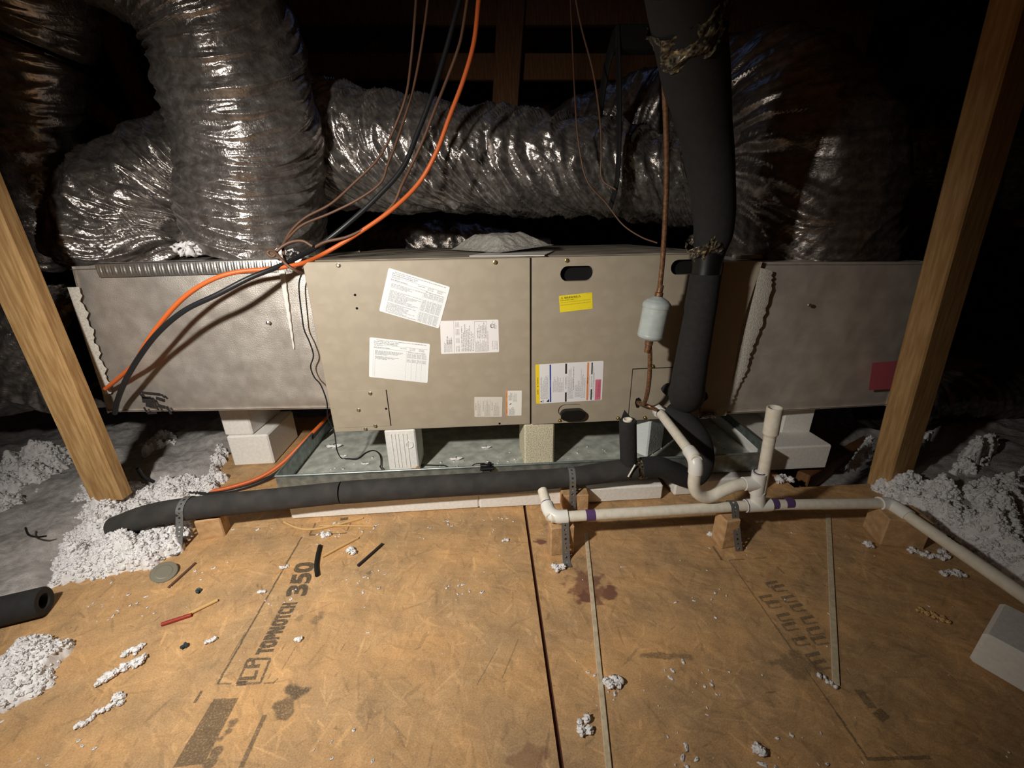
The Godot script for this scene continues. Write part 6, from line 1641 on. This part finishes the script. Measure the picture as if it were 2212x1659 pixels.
	for e in [[Vector3(-0.2221, 0.0040, 0.3726), "small dark blue screw cap on the left of the deck", 20.0], [Vector3(-0.1578, 0.0040, 0.5122), "small dark green screw cap left of the boxed stamp", -30.0]]:
		b = MB.new()
		b.lathe([Vector2(0, 0), Vector2(0.006, 0), Vector2(0.006, 0.002), Vector2(0.0035, 0.003), Vector2(0.003, 0.010), Vector2(0, 0.011)], at(e[0], Vector3(70, e[2], 0)), 12)
		tag(obj("screw_cap", b, M.bluebit), e[1], "screw cap")
	# scrap of pipe insulation, hollow
	b = MB.new()
	var a0 := Vector3(-0.6757, 0.0320, 0.4509)
	var a1 := Vector3(-0.5239, 0.0320, 0.4034)
	var l := a0.distance_to(a1)
	b.lathe([Vector2(0.012, 0), Vector2(0.031, 0), Vector2(0.031, l - 0.003), Vector2(0.029, l), Vector2(0.0165, l), Vector2(0.015, l - 0.004), Vector2(0.015, 0.01)], along(a1 - a0, a0), 28)
	tag(obj("pipe_insulation", b, M.rubber), "open-ended scrap of black pipe insulation at the left edge of the deck", "pipe insulation")
	# loose foam chunk at the right edge
	b = MB.new()
	b.box(Vector3(0.13, 0.075, 0.105), at(Vector3(1.4299, 0.0000, 0.6831) + Vector3(0.02, 0.04, -0.01), Vector3(0, 28, 0)), 0.006)
	tag(obj("foam_chunk", b, M.foam), "loose white foam chunk on the deck at the right edge", "foam block")
	# paperwork on the cabinet
	var y := 0.719
	b = MB.new()
	var pc := [Vector3(0.4356, 0.7185, -0.0523), Vector3(0.6395, 0.7185, -0.0008), Vector3(0.7046, 0.7185, -0.2508), Vector3(0.4980, 0.7185, -0.2735)]
	b.quad(pc[0] + Vector3(0, 0.003, 0), pc[1] + Vector3(0, 0.003, 0), pc[2] + Vector3(0, 0.002, 0), pc[3] + Vector3(0, 0.002, 0), Vector3.UP)
	for k in 4:
		var u: Vector3 = pc[k]
		var w: Vector3 = pc[(k + 1) % 4]
		b.quad(u, w, w + Vector3(0, 0.002, 0), u + Vector3(0, 0.002, 0), (w - u).cross(Vector3.UP).normalized())
	tag(obj("printed_card", b, M.paper), "flat white printed card under the plastic bag on the cabinet", "card")
	var q := noise(701, 1.0, 3)
	var c0 := Vector3(0.3426, 0.7200, -0.4515)
	var c1 := Vector3(0.5241, 0.7200, -0.1401)
	var c2 := Vector3(0.7057, 0.7358, -0.2500)
	var c3 := c0 + (c2 - c1) * 1.0
	var p := PackedVector3Array()
	for i in 31:
		for j in 41:
			var u := j / 40.0
			var w := i / 30.0
			var edge := minf(minf(u, 1 - u), minf(w, 1 - w))
			var pt: Vector3 = c0.lerp(c1, u).lerp(c3.lerp(c2, u), w)
			pt.y += 0.003 + 0.042 * smoothstep(0.0, 0.3, edge) + 0.009 * absf(q.get_noise_3d(u * 5.0, w * 5.0, 0)) * smoothstep(0.0, 0.05, edge)
			p.append(pt)
	b = MB.new()
	b.grid(p, 31, 41, false, Vector3.UP)
	for i in 31:
		for j in 41: p[i * 41 + j].y = 0.7225
	b.grid(p, 31, 41, false, Vector3.DOWN)
	tag(obj("manual_bag", b, M.bag), "dusty plastic bag with a folded booklet on top of the cabinet", "plastic bag")
